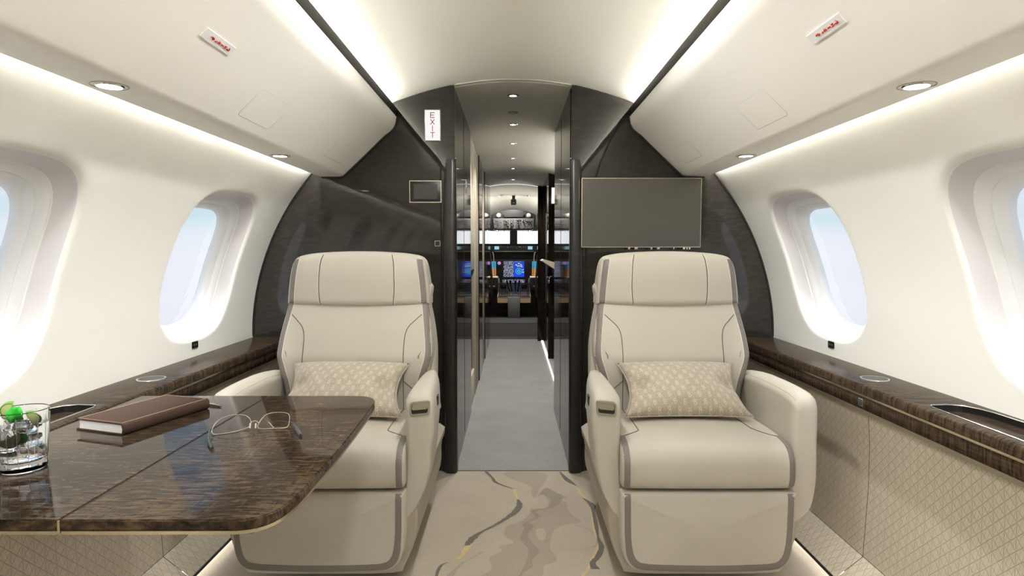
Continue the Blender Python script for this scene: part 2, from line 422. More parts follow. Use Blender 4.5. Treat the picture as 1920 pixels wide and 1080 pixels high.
def slab(outline, mp, w0, w1, r, crown=0, crown2=0, n=72, nb=2, deform=None, rr=5, rings=7, smooth=True):
    """soft solid: outline (u,v) closed, w0 = front (crown bulges beyond it), w1 = back"""
    P = catmull(outline, n) if smooth else [Vector(p) for p in outline]
    n = len(P); sg = 1 if w1 > w0 else -1; R = []
    c = sum(P, Vector((0, 0)))/n
    inner = offset2(P, r)
    for k in range(rings):                         # centre -> rim (front)
        s = .02+.98*k/(rings-1) if k < rings-1 else 1
        if k == rings-1: break
        R.append(([c+(q-c)*s for q in inner], w0-sg*crown*(1-s*s)))
    for k in range(rr+1):
        th = PI/2*(1-k/rr); R.append((offset2(P, r*(1-math.cos(th))), w0+sg*r*(1-math.sin(th))))
    for k in range(1, nb): R.append((P, w0+sg*r+(w1-w0-2*sg*r)*k/nb))
    for k in range(rr+1):
        th = PI/2*k/rr; R.append((offset2(P, r*(1-math.cos(th))), w1-sg*r*(1-math.sin(th))))
    for k in range(rings-2, -1, -1):
        s = .02+.98*k/(rings-1); R.append(([c+(q-c)*s for q in inner], w1+sg*crown2*(1-s*s)))
    V = []; F = []
    for pts, w in R:
        for q in pts:
            v = (q.x, q.y, w)
            if deform: v = deform(*v)
            V.append(mp(*v))
    for i in range(len(R)-1):
        for k in range(n): F.append((i*n+k, i*n+(k+1) % n, (i+1)*n+(k+1) % n, (i+1)*n+k))
    F.append(tuple(range(n))); F.append(tuple((len(R)-1)*n+k for k in range(n)))
    return V, F
def rrect(x0, x1, y0, y1, r, k=5):
    out = []
    for cx, cy, a0 in ((x1-r, y1-r, 0), (x0+r, y1-r, 90), (x0+r, y0+r, 180), (x1-r, y0+r, 270)):
        for i in range(k+1):
            a = math.radians(a0+90*i/k); out.append((cx+r*math.cos(a), cy+r*math.sin(a)))
    return out
def bvh(VF): return BVHTree.FromPolygons([Vector(v) for v in VF[0]], VF[1])
def drape(tree, pts, d, off=0):
    out = []; d = Vector(d).normalized()
    for p in pts:
        h = tree.ray_cast(Vector(p), d, 3)
        if h[0] is None:
            h = tree.find_nearest(Vector(p))
        out.append(h[0]-d*off)
    return out
def strip_on(tree, P, width, d, off, thick=.002, nw=4, perp=None):
    """ribbon draped on a surface: P centreline (3-D, outside), d ray direction"""
    P = [Vector(p) for p in P]; d = Vector(d).normalized(); rows = []
    for i, p in enumerate(P):
        T = (P[min(len(P)-1, i+1)]-P[max(0, i-1)]).normalized(); side = (Vector(perp) if perp else T.cross(d)).normalized()
        w = width[i] if isinstance(width, (list, tuple)) else width
        rows.append(drape(tree, [p+side*w*(j/(nw-1)-.5) for j in range(nw)], d, off))
    V = []; F = []; n = len(rows)
    for lay in (0, 1):
        for r in rows:
            for q in r: V.append(tuple(q+d*lay*(thick+off)))
    for i in range(n-1):
        for j in range(nw-1):
            a = i*nw+j; F.append((a, a+1, a+nw+1, a+nw)); b = a+n*nw; F.append((b, b+nw, b+nw+1, b+1))
    def q(i, j): return i*nw+j
    N = n*nw
    for i in range(n-1):
        F.append((q(i, 0), q(i+1, 0), q(i+1, 0)+N, q(i, 0)+N)); F.append((q(i, nw-1)+N, q(i+1, nw-1)+N, q(i+1, nw-1), q(i, nw-1)))
    for j in range(nw-1):
        F.append((q(0, j), q(0, j)+N, q(0, j+1)+N, q(0, j+1))); F.append((q(n-1, j), q(n-1, j+1), q(n-1, j+1)+N, q(n-1, j)+N))
    return V, F

# ================================================================ CABIN SHELL
def arch(x): return 1.862-x*x/(2*1.45)
WZ = [.55, .6506, .7325, .8346, .9445, 1.055, 1.1556, 1.2559, 1.3465, 1.4303]
WX = [1.243, 1.243, 1.2384, 1.2282, 1.2034, 1.1671, 1.1226, 1.0699, 1.0094, .9407]
_pc = np.polyfit(WZ[1:], WX[1:], 4)
def wx(z): return float(np.polyval(_pc, max(z, .64))) if z > .64 else 1.243
PITCH = 1.04; YC0 = 2.375; NW = 8; HY, HZ, ZC = .27, .28, 1.0
Z0, Z1 = .63, 1.432
angs = [2*PI*k/72 for k in range(72)]
for cx_, cz_ in ((PITCH/2, Z1-ZC), (-PITCH/2, Z1-ZC), (-PITCH/2, Z0-ZC), (PITCH/2, Z0-ZC)):
    a = math.atan2(cz_, cx_) % (2*PI); k = min(range(len(angs)), key=lambda i: abs(angs[i]-a)); angs[k] = a
def hole(a, iy=0, iz=0, e=3.3):
    c, s = math.cos(a), math.sin(a)
    # outline fuller at the top corners than at the bottom
    e = 3.7 if s > 0 else 2.9
    r = (abs(c/(HY-iy))**e+abs(s/(HZ-iz))**e)**(-1/e)
    return r*c, r*s
def rectpt(a):
    c, s = math.cos(a), math.sin(a); k = 9
    if abs(c) > 1e-9: k = min(k, (PITCH/2)/abs(c))
    if abs(s) > 1e-9: k = min(k, ((Z1-ZC) if s > 0 else (ZC-Z0))/abs(s))
    return k*c, k*s
def rings_mesh(m, rows):
    """rows: list of functions angle -> (dy, dz, dX)"""
    V = []; F = []; n = len(angs)
    for fn in rows:
        for a in angs:
            dy, dz, dX = fn(a); V.append((m*(wx(ZC+dz)+dX), dy, ZC+dz))
    for i in range(len(rows)-1):
        for k in range(n): F.append((i*n+k, i*n+(k+1) % n, (i+1)*n+(k+1) % n, (i+1)*n+k))
    return V, F
def R(iy, iz, dX): return lambda a: (*hole(a, iy, iz), dX)
def between(t):
    def f(a):
        p = hole(a, -.012, -.012); q = rectpt(a); return (p[0]+(q[0]-p[0])*t, p[1]+(q[1]-p[1])*t, 0)
    return f
cell = [between(t) for t in (1, .85, .7, .55, .4, .27, .15, .06, 0)]+[R(-.006, -.006, .0012), R(-.001, -.001, .005), R(.002, .002, .012)]
for m, side in ((-1, 'left'), (1, 'right')):
    mb = MB(); V, F = rings_mesh(m, cell)
    for k in range(NW):
        yc = YC0-PITCH*k; mb.add(([(x, y+yc, z) for x, y, z in V], F))
    for ya, yb in ((YC0+PITCH/2, YB), (YR, YC0-PITCH*(NW-.5))):
        mb.add(grid(lambda y, z: (m*wx(z), y, z), [ya, yb], lin(Z0, Z1, 24)))
    # recess above the bin edge that hides the wall-wash light
    cove = [(.9407, Z1), (.955, 1.447), (.99, 1.475), (.99, 1.54), (.895, 1.54)]
    mb.add(grid(lambda y, i: (m*cove[int(i)][0], y, cove[int(i)][1]), [YR, YB], range(5)))
    w = mb.mk('wall_'+side, M['wall'], recalc=False, sharp=60); struct(w)
    # lower side: embossed panels + kick
    def low(y, i):
        p = [(1.098, .60), (1.104, .56), (1.112, .46), (1.113, .32), (1.103, .10)][int(i)]; return (m*p[0], y, p[1])
    mb = MB(); ys = [YR+.1, -4.36, -3.32, -2.28, -1.24, -.2, .84, 1.88, YB]
    g = .0012
    for ya, yb in zip(ys, ys[1:]): mb.add(grid(low, [ya+g, yb-g], range(5)))
    w = mb.mk('wall_lower_'+side, M['panel'], recalc=False, sharp=60); struct(w, 'beige embossed side panel under the dark ledge, %s side' % side)
    mb = MB().add(grid(lambda y, i: (m*[1.1165, 1.1165][int(i)], y, [.10, .60][int(i)]), [YR, YB], range(2)))
    mb.mk('panel_gap', M['gap'], w, recalc=False)
    kick = [(1.103, .098), (1.020, .030), (1.016, .026), (1.02, .022), (1.115, .022)]
    mb = MB()
    for ya, yb in zip(ys, ys[1:]): mb.add(grid(lambda y, i: (m*kick[int(i)][0], y, kick[int(i)][1]), [ya+g, yb-g], range(5)))
    k_ = mb.mk('baseboard_'+side, M['panel'], recalc=False, sharp=50); struct(k_)
    mk('kick_edge', *tube([(m*1.017, YR+.1, .025), (m*1.017, YB, .025)], .005, 6), M['gap'], k_)  # black tube paints the shade on the kick's lower edge
    mb = MB().add(grid(lambda y, i: (m*[1.25, 1.25, 1.10][int(i)], y, [.64, 0, 0][int(i)]), [YR, YB], range(3)))
    o = mb.mk('wall_outer_'+side, M['gap'], recalc=False, smooth=False); struct(o)

# windows: reveal, stepped frame, pane
n_w = 0
for m, side in ((-1, 'left'), (1, 'right')):
    rv = rings_mesh(m, [R(.002, .002, .012), R(.006, .004, .020), R(.018, .010, .034), R(.026, .016, .045), R(.030, .020, .050)])
    fr = rings_mesh(m, [R(.030, .020, .050), R(.0325, .022, .0505), R(.034, .023, .0540), R(.037, .0245, .0540), R(.045, .030, .060), R(.056, .038, .067),
                        R(.057, .039, .071), R(.059, .040, .070), R(.066, .046, .076), R(.075, .052, .084), R(.080, .056, .094), R(.080, .056, .11)])
    pn_V = []; nA = len(angs)
    pv, pf = rings_mesh(m, [R(.079, .055, .092)]+[(lambda s: (lambda a: (hole(a, .079, .055)[0]*s, hole(a, .079, .055)[1]*s, .092)))(s) for s in (.8, .6, .4, .2, .03)])
    pf = pf+[tuple(range(5*nA, 6*nA))]
    protos = None
    for k in range(NW):
        n_w += 1; y = YC0-PITCH*k
        if protos is None:
            a = mk('window_1', *rv, M['reveal'], recalc=False, sharp=60); b = mk('window_frame', *fr, M['wframe'], a, recalc=False, sharp=50)
            c = mk('pane', pv, pf, M['pane'], a, recalc=False, smooth=False); protos = (a, b, c); o = a
        else:
            o = protos[0].copy(); COL.objects.link(o)
            for ch in protos[1:]:
                q = ch.copy(); COL.objects.link(q); q.parent = o
        o.name = 'window_%d' % n_w; o.location = (0, y, 0); o['kind'] = 'structure'

# floor
mb = MB(); mb.add(box(-1.12, 1.12, YR, YB-.004, -.02, 0), 0)
def vein(pts, z, k):
    P3 = catmull([(x, y, w) for x, y, w in [(p_[0], p_[1], p_[2]*1.45) for p_ in pts]], 6*len(pts), closed=False); rnd = random.Random(len(pts)*7+k)
    L = [];
    for q in P3:
        j = 1+.22*rnd.uniform(-1, 1); L.append(((q.x-q.z/2*j, q.y, z), (q.x+q.z/2*j, q.y, z)))
    V = [p for r in L for p in r]; F = [(2*i, 2*i+1, 2*i+3, 2*i+2) for i in range(len(L)-1)]
    return V, F
def blot(pts, z):
    P2 = catmull(pts, len(pts)*4); bm = bmesh.new()
    f = bm.faces.new([bm.verts.new((p.x, p.y, z)) for p in P2]); bmesh.ops.triangulate(bm, faces=[f]); bm.verts.index_update()
    V = [tuple(v.co) for v in bm.verts]; F = [tuple(v.index for v in f.verts) for f in bm.faces]; bm.free(); return V, F
V_DARK = [[(-0.131, 2.895, 0.0112), (-0.097, 2.814, 0.0087), (-0.082, 2.763, 0.0096), (-0.039, 2.714, 0.0064), (0.001, 2.683, 0.0031)], [(0.021, 2.562, 0.005), (0.027, 2.504, 0.0175), (0.01, 2.441, 0.019), (-0.02, 2.386, 0.0158), (-0.069, 2.318, 0.0117), (-0.12, 2.259, 0.0106), (-0.148, 2.211, 0.019), (-0.166, 2.153, 0.0143)], [(-0.222, 2.032, 0.0024), (-0.242, 2.013, 0.0071), (-0.249, 1.979, 0.0086), (-0.25, 1.942, 0.0069)], [(0.225, 2.89, 0.0034), (0.25, 2.792, 0.0173), (0.286, 2.718, 0.0043)], [(0.303, 2.574, 0.004), (0.33, 2.504, 0.0166), (0.327, 2.435, 0.0105), (0.32, 2.288, 0.009), (0.315, 2.202, 0.0068), (0.317, 2.14, 0.015), (0.295, 2.072, 0.0138), (0.27, 2.028, 0.0143), (0.276, 1.99, 0.0156)]]
V_GOLD = [[(-0.113, 2.895, 0.0045), (-0.087, 2.822, 0.0055), (-0.066, 2.756, 0.0043), (-0.023, 2.718, 0.0022)], [(0.006, 2.673, 0.0093), (0.011, 2.615, 0.0132), (0.022, 2.564, 0.007)], [(0.025, 2.446, 0.0028), (-0.002, 2.391, 0.0047), (-0.056, 2.318, 0.0036), (-0.1, 2.283, 0.0022)], [(-0.141, 2.193, 0.006), (-0.163, 2.14, 0.0142), (-0.18, 2.072, 0.013), (-0.216, 2.032, 0.0031)], [(-0.232, 2.013, 0.002), (-0.243, 1.979, 0.0031), (-0.243, 1.942, 0.0031)], [(0.224, 2.875, 0.0022), (0.24, 2.763, 0.0043), (0.282, 2.7, 0.0052), (0.297, 2.627, 0.0092), (0.315, 2.54, 0.0059), (0.316, 2.413, 0.0047), (0.308, 2.268, 0.0054), (0.311, 2.166, 0.0059), (0.275, 2.064, 0.0065), (0.253, 1.994, 0.0071), (0.227, 1.942, 0.0083)]]
V_MID = [[(0.23, 2.328, 0.0046), (0.28, 2.288, 0.0062), (0.312, 2.23, 0.0079), (0.304, 2.157, 0.0067), (0.265, 2.131, 0.0058), (0.197, 2.114, 0.0058), (0.139, 2.118, 0.0041)], [(-0.108, 2.106, 0.0074), (-0.146, 2.056, 0.0049), (-0.179, 2.017, 0.0056), (-0.207, 1.942, 0.0175)]]
P_MID = [[(0.104, 2.589), (0.128, 2.66), (0.175, 2.673), (0.193, 2.634), (0.232, 2.583), (0.203, 2.564), (0.227, 2.528), (0.224, 2.469), (0.242, 2.402), (0.269, 2.349), (0.216, 2.328), (0.164, 2.288), (0.141, 2.211), (0.132, 2.131), (0.152, 2.064), (0.138, 2.032), (0.105, 2.009), (0.078, 1.928), (-0.107, 1.928), (-0.071, 1.986), (-0.082, 2.064), (-0.039, 2.114), (-0.052, 2.148), (0.003, 2.175), (-0.032, 2.23), (-0.024, 2.308), (0.026, 2.344), (0.069, 2.424), (0.075, 2.469), (0.133, 2.475), (0.149, 2.54), (0.131, 2.615)], [(-0.035, 2.89), (0.144, 2.882), (0.155, 2.792), (0.118, 2.68), (0.094, 2.576), (0.08, 2.627), (0.08, 2.707), (0.014, 2.778), (-0.035, 2.837)]]
P_DEEP = [[(0.116, 2.627), (0.15, 2.694), (0.183, 2.64), (0.216, 2.602), (0.189, 2.504), (0.147, 2.469), (0.093, 2.441), (0.11, 2.391), (0.062, 2.344), (0.08, 2.308), (0.055, 2.24), (0.071, 2.175), (0.093, 2.106), (0.067, 2.048), (0.065, 2.001), (0.033, 1.964), (0.029, 1.928), (0.014, 1.928), (0.042, 2.025), (0.053, 2.122), (0.025, 2.211), (0.043, 2.288), (0.035, 2.328), (0.087, 2.391), (0.07, 2.452), (0.143, 2.478), (0.158, 2.564), (0.135, 2.608)]]
P_HOLE = [[(0.087, 2.278), (0.115, 2.293), (0.124, 2.249), (0.114, 2.193), (0.097, 2.193), (0.088, 2.23)]]
for p in P_MID: mb.add(blot(p, .0004), 1)
for p in V_MID: mb.add(vein(p, .0005, 1), 1)
for p in P_DEEP: mb.add(blot(p, .0007), 2)
for p in P_HOLE: mb.add(blot(p, .0009), 0)
for p in V_GOLD: mb.add(vein(p, .0010, 2), 4)
for p in V_DARK: mb.add(vein(p, .0013, 3), 3)
o = mb.mk('floor', [M['carpet'], M['c_mid'], M['c_deep'], M['c_dark'], M['c_gold']], recalc=False, smooth=False)
struct(o, 'beige carpet with grey and gold marbled veins')
o = mk('floor', *box(-.9, .9, YB, 7.62, -.02, .0), M['grey'], smooth=False); struct(o, 'grey speckled corridor floor')
o = mk('trim_1', *box(-.285, .285, YB-.006, YB, -.01, .0015), M['gap'], smooth=False); struct(o)

# ceiling
xs = lin(-.665, .665, 41)
mb = MB().add(grid(lambda y, x: (x, y, arch(x)), [YR, YB], xs))
for s in (-1, 1):   # soffit behind the bin lip
    mb.add(grid(lambda y, i: (s*[.665, .665, .70][int(i)], y, [arch(.665), 1.662, 1.662][int(i)]), [YR, YB], range(3)))
o = mb.mk('ceiling', M['ceil'], recalc=False); struct(o)
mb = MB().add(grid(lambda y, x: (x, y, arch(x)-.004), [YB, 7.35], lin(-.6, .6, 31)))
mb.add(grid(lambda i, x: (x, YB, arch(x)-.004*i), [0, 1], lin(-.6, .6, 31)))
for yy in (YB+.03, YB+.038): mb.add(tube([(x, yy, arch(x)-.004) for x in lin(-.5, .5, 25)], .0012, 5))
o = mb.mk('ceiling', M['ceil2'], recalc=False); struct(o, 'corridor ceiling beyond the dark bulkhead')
o = mk('wall_back', *box(-1.3, 1.3, YR-.05, YR, -.02, 1.9), M['wall'], smooth=False); struct(o)
# outer skin so no daylight leaks around the bins
sk = [(1.36, .0), (1.40, .6), (1.36, .95)]
BINP = [(.910, 1.416), (.908, 1.4105), (.903, 1.409), (.812, 1.409), (.799, 1.4125), (.790, 1.4205), (.695, 1.5095), (.600, 1.600), (.578, 1.616), (.560, 1.633), (.549, 1.654), (.5435, 1.686)]
for m, side in ((-1, 'left'), (1, 'right')):
    P2 = BINP+[(.5435, 1.690), (.560, 1.690), (.566, 1.660), (.580, 1.628), (.665, 1.628), (.665, 1.66), (.70, 1.66), (.885, 1.57), (.897, 1.50), (.900, 1.43)]
    t = empty('overhead_bin', (m*.75, LY, 1.43), 'long cream overhead bin above the %s windows' % side, 'overhead bin', 'overhead bins')
    mk('bin_body', *prism(P2, lambda u, v, w: (m*u, w, v), YR, YB-.004), M['bin'], t, sharp=32)
    mk('edge_strip', *prism([(.5415, 1.686), (.5415, 1.722), (.5445, 1.728), (.552, 1.728), (.5595, 1.722), (.5595, 1.686)], lambda u, v, w: (m*u, w, v), YR, YB-.006), M['strip'], t)
    # access hatches: thin grooves in the bin face
    def onface(s, y, off=.0006):   # s: distance down the face from its top crease
        p = Vector((.600, 1.600)); q = Vector((.790, 1.4205)); e = (q-p).normalized(); nrm = Vector((e.y, -e.x))
        if nrm.y > 0: nrm = -nrm
        r = p+e*s+nrm*off; return (m*r.x, y, r.y)
    L = .261
    def groove(y0, y1, s0, s1, name, col):
        P = rrect(y0, y1, s0, s1, .012, 3); mk(name, *tube([onface(s, y, .0) for y, s in P], .0007, 4, closed=True), col, t)
    groove(1.735, 1.95, .130, .232, 'hatch', M['taupe_post'])
    groove(2.50, 2.74, .135, .225, 'hatch', M['taupe_post'])
    # placard
    yp0, yp1 = (1.275, 1.410) if m == 1 else (1.355, 1.490)
    a_ = Vector(onface(.083, 0)); b_ = Vector(onface(.106, 0))
    pl = empty('placard', (a_.x, (yp0+yp1)/2, a_.z), 'small white placard with red pictograms on the %s overhead bin' % side, 'sign', 'bin placards')
    mb = MB()
    c8 = [onface(s, y, o_) for o_ in (-.001, .003) for s, y in ((.083, yp0), (.108, yp0), (.108, yp1), (.083, yp1))]
    mb.add((c8, [(0, 1, 2, 3), (4, 5, 6, 7), (0, 1, 5, 4), (1, 2, 6, 5), (2, 3, 7, 6), (3, 0, 4, 7)])); mb.mk('plate', M['white'], pl, smooth=False)
    # red marks, drawn in plate coordinates: a along the plate 0..1, b across 0..1
    marks = [[(.22, .50), (.25, .40), (.31, .42), (.34, .52)], [(.27, .42), (.30, .62), (.33, .50)], [(.38, .55), (.41, .62), (.43, .48)], [(.46, .60), (.49, .38), (.53, .45), (.54, .62)], [(.47, .55), (.53, .55)],
             [(.58, .50), (.66, .50)], [(.585, .54), (.655, .54)], [(.69, .65), (.72, .62), (.73, .42), (.76, .40)], [(.70, .40), (.75, .62)], [(.78, .55), (.84, .55)], [(.84, .34), (.87, .45), (.86, .66)], [(.80, .60), (.84, .62)]]
    mb = MB()
    for mm in marks:
        mb.add(tube([onface(.083+.025*b, (yp0+(yp1-yp0)*(1-a if m == 1 else a)) if m == 1 else yp0+(yp1-yp0)*a, .0033) for a, b in mm], .0015, 5))
    mb.mk('red_marks', M['red'], pl, smooth=False)

# recessed lamps under the bins (z = bin bottom)
def bin_lamp(m, y, label):
    c = (m*.852, y, 1.409)
    t = empty('recessed_lamp', c, label, 'lamp', 'lamps under the overhead bins')
    mk('rim', *lathe([(.0240, .0), (.0243, -.0032), (.0262, -.0036), (.0278, -.0012), (.0280, .0015), (.0240, .0015)], c, 40, caps=False), M['rim'], t)
    mk('outer_ring', *lathe([(.0345, .0005), (.0350, -.0014), (.0362, -.0014), (.0368, .0005)], c, 40, caps=False), M['champ'], t)
    mk('lens', *lathe([(.001, -.0022), (.0236, -.0018), (.0239, .001)], c, 36, caps=True), M['lamp'], t)
    d = bpy.data.lights.new('lamp_beam', 'SPOT'); d.energy = .6; d.spot_size = 2.7; d.spot_blend = .9; d.shadow_soft_size = .03; d.color = (1, .99, .965)
    l = bpy.data.objects.new('lamp_beam', d); COL.objects.link(l); l.parent = t; l.location = (0, 0, -.012)
k = 0
for m in (-1, 1):
    for i, y in enumerate([2.268, 1.318, .43, -.47, -1.37, -2.27]):  # third lamp onward is unseen, added rearward to even the cabin light
        where = ['closest to the dark bulkhead', 'next to the white placard', 'third from the dark bulkhead, unseen, added for light', 'fourth from the dark bulkhead, unseen, added for light', 'fifth from the dark bulkhead, unseen, added for light', 'rearmost of the row, unseen, added for light'][i]
        bin_lamp(m, y, 'round recessed lamp under the %s overhead bin, %s' % ('left' if m < 0 else 'right', where))

# unseen lamps added along the ceiling centre to brighten the bins and cabin
for i, y in enumerate([1.78, .95, .1, -.9, -1.9]):
    where = ['over the two seats', 'over the table', 'third from the bulkhead', 'fourth from the bulkhead', 'rearmost of the row, unseen, added for light'][i]
    z = arch(0); t = empty('added_cabin_lamp', (0, y, z), 'unseen added fill lamp on the cabin ceiling centre line, '+where, 'lamp', 'added cabin fill lamps')
    mk('rim', *lathe([(.0240, .0), (.0243, -.0032), (.0262, -.0036), (.0278, -.0012), (.0280, .0015)], (0, y, z), 32, caps=False), M['rim'], t)
    mk('lens', *lathe([(.001, -.0022), (.0236, -.0018), (.0239, .001)], (0, y, z), 28), M['lamp'], t)
    d = bpy.data.lights.new('cabin_fill_beam', 'SPOT'); d.energy = [7.6, 5.2, 3.8, 3.3, 3.3][i]; d.spot_size = 2.95; d.spot_blend = .25; d.shadow_soft_size = .04; d.color = (1, .99, .965)
    l = bpy.data.objects.new('cabin_fill_beam', d); COL.objects.link(l); l.parent = t; l.location = (0, 0, -.03)

# ================================================================ SIDE LEDGES
for m, side in ((-1, 'left'), (1, 'right')):
    t = empty('side_ledge', (m*1.15, LY, .57), 'dark glossy figured wood ledge below the %s windows' % side, 'ledge', 'window ledges')
    mp_ = lambda u, v, w: (m*u, w, v)
    # top board, its recess for the tray cut as separate boards around it
    T0, T1 = .80, 1.60       # tray along y
    def top_poly(): return [(1.2425, .650), (1.081, .650), (1.0745, .6475), (1.0715, .642), (1.0715, .6215), (1.2425, .6215)]
    mk('top_board', *prism(top_poly(), mp_, T1+.025, YB), M['wood_h'], t, sharp=50)
    mk('top_board', *prism(top_poly(), mp_, YR, T0), M['wood_h'], t, sharp=50)
    inner = [(1.103, .650), (1.081, .650), (1.0745, .6475), (1.0715, .642), (1.0715, .6215), (1.103, .6215)]
    mk('top_board', *prism(inner, mp_, T0, T1+.025), M['wood_h'], t, sharp=50)
    outer = [(1.2425, .650), (1.226, .650), (1.226, .6215), (1.2425, .6215)]
    mk('top_board', *prism(outer, mp_, T0, T1+.025), M['wood_h'], t)
    mk('top_board', *prism([(1.226, T1+.025), (1.103, T1+.025), (1.103, 1.60), (1.112, 1.615), (1.160, 1.620), (1.195, 1.608), (1.215, 1.575), (1.226, 1.53)], lambda u, v, w: (m*u, v, w), .6215, .650), M['wood_h'], t)
    tr = [(1.103, T0), (1.103, 1.590), (1.107, 1.604), (1.114, 1.6125), (1.160, 1.6165), (1.192, 1.605), (1.211, 1.573), (1.220, 1.53), (1.2235, 1.45), (1.2235, T0)]
    mk('tray_floor', *prism([(1.100, T0), (1.100, 1.62), (1.23, 1.62), (1.23, T0)], lambda u, v, w: (m*u, v, w), .6225, .634), M['wood_h'], t, smooth=False)
    mk('tray_rim', *tube([(m*x, y, .6505) for x, y in tr], .0018, 6, closed=True), M['rim'], t)
    V, F = grid(lambda i, k: (m*tr[int(i)][0], tr[int(i)][1], [.6505, .634][int(k)]), range(len(tr)), range(2), closed_u=True)
    mk('tray_wall', V, F, M['black'], t, recalc=False)
    mk('gold_trim', *box(m*1.070 if m > 0 else -1.2, m*1.2 if m > 0 else -1.070, YR, YB, .6155, .6215), M['gold'], t, smooth=False)
    # lower fascia boards with joints
    js = [YR, -4.2, -2.8, -1.4, 0, 1.617, 1.76, 2.25, YB]
    for ya, yb in zip(js, js[1:]):
        mk('fascia_board', *prism([(1.20, .6145), (1.0725, .6145), (1.0715, .6135), (1.0725, .578), (1.075, .5745), (1.20, .5745)], mp_, ya+.0007, yb-.0007), M['wood_h'], t, sharp=50)
    mk('under_rail', *prism([(1.13, .5745), (1.083, .5745), (1.096, .553), (1.13, .553)], mp_, YR, YB-.01), M['sill'], t, sharp=30)
    # drink holder ring, button, latch slots, sockets on the ledge
    c = (m*1.163, 1.951, .650)
    r_ = mk('holder_ring', *lathe([(.0375, .0), (.0375, .0022), (.0395, .003), (.0425, .0022), (.043, .0)], c, 48, caps=False), M['rim'], t)
    mk('holder_pad', *lathe([(.0005, .0012), (.0375, .0012), (.0376, .0)], c, 48), M['dkgrey'], r_)
    y0 = 1.868
    b = mk('call_button', *box(m*1.0712-.002, m*1.0712+.002, y0-.016, y0+.010, .5835, .609, .0008), M['rim'], t)
    mk('button_face', *box(m*1.0690-.0015, m*1.0690+.0015, y0-.0135, y0+.0075, .5865, .606, .0005), M['dkgrey'], b)
    mk('latch_slot', *box(m*1.0712-.0015, m*1.0712+.0015, 2.045, 2.13, .6222, .6275), M['gap'], t, smooth=False)
    mk('latch_slot', *box(m*1.0712-.0015, m*1.0712+.0015, 2.62, 2.70, .6222, .6275), M['gap'], t, smooth=False)
    mk('board_joint', *box(m*1.0712-.0008, m*1.0712+.0008, 2.0425, 2.0445, .622, .649), M['gap'], t, smooth=False)
    # charge socket on the wall just above the ledge
    t = empty('charging_socket', (m*1.2405, 2.375, .695), 'small black two-port charging socket on the %s cream wall below the window' % side, 'socket', 'charging sockets')
    xw = wx(.695)
    mk('socket_plate', *prism(rrect(2.353, 2.397, .683, .709, .004, 3), lambda u, v, w: (m*w, u, v), xw-.0025, xw+.004), M['black'], t)
    for dy in (-.008, .008):
        mk('port', *prism(rrect(2.375+dy-.0035, 2.375+dy+.0035, .693, .699, .002, 3), lambda u, v, w: (m*w, u, v), xw-.0032, xw), M['mgrey'], t)

# ================================================================ FRONT BULKHEAD
def bulk_poly(m):
    P2 = [(.275, 0), (1.2, 0), (1.2, .55)]+[(wx(z), z) for z in lin(.65, 1.43, 24)]+[(.93, 1.50), (.80, 1.60), (.665, arch(.665))]
    P2 += [(x, arch(x)-.0005) for x in lin(.64, .275, 12)]
    return P2
for m, side in ((-1, 'left'), (1, 'right')):
    b = mk('wall_front_'+side, *prism(bulk_poly(m), lambda u, v, w: (m*u, w, v), YB, YB+.05), M['wood_b'], sharp=40)
    struct(b, 'dark glossy wood bulkhead behind the %s seat' % side)
    if m < 0: groove_ = [(.5435, 1.722), (.50, 1.672), (.44, 1.600), (.38, 1.530), (.343, 1.487), (.337, 1.470), (.3355, 1.35), (.336, 0.0)]
    else: groove_ = [(.5435, 1.722), (.50, 1.670), (.468, 1.615), (.440, 1.555), (.408, 1.48), (.385, 1.41), (.366, 1.33), (.352, 1.24), (.343, 1.12), (.338, .95), (.336, 0.0)]
    P2 = groove_+[(.272, 0), (.272, arch(.272)-.012)]+[(x, arch(x)-.004) for x in lin(.29, .552, 12)]
    mk('raised_panel', *prism(P2, lambda u, v, w: (m*u, w, v), YB-.014, YB+.002, .004, 2), M['wood_b'], b, sharp=40)
    gv = catmull([(m*x, YB-.004, z) for x, z in groove_], 60, closed=False)
    mk('panel_groove', *tube([(p.x+m*.004, p.y, p.z) for p in gv], .0045, 6), M['gap'], b)
    ed = [(wx(z), z) for z in lin(.655, 1.425, 30)]
    mk('edge_seal', *tube([(m*(x-.003), YB-.004, z) for x, z in ed], .004, 6), M['gap'], b)
    be = [(x-.004, z-.002) for x, z in BINP[2:]]
    mk('bin_seal', *tube([(m*x, YB-.006, z) for x, z in be], .0045, 6), M['gap'], b)
    # rounded end post of the bulkhead
    V, F = slab(rrect(.266, .330, YB-.045, YB+.03, .022, 6), lambda u, v, w: (m*u, v, w), 1.50, 0.0, .012, n=48, smooth=False)
    V2 = []
    for x, y, z in V:      # the post thins out towards its top
        k = max(0, min(1, (z-1.0)/.5)); V2.append((x, y+(YB+.03-y)*k*.42 if y < YB else y, z))
    mk('end_post', V2, F, M['post'], b, sharp=50)

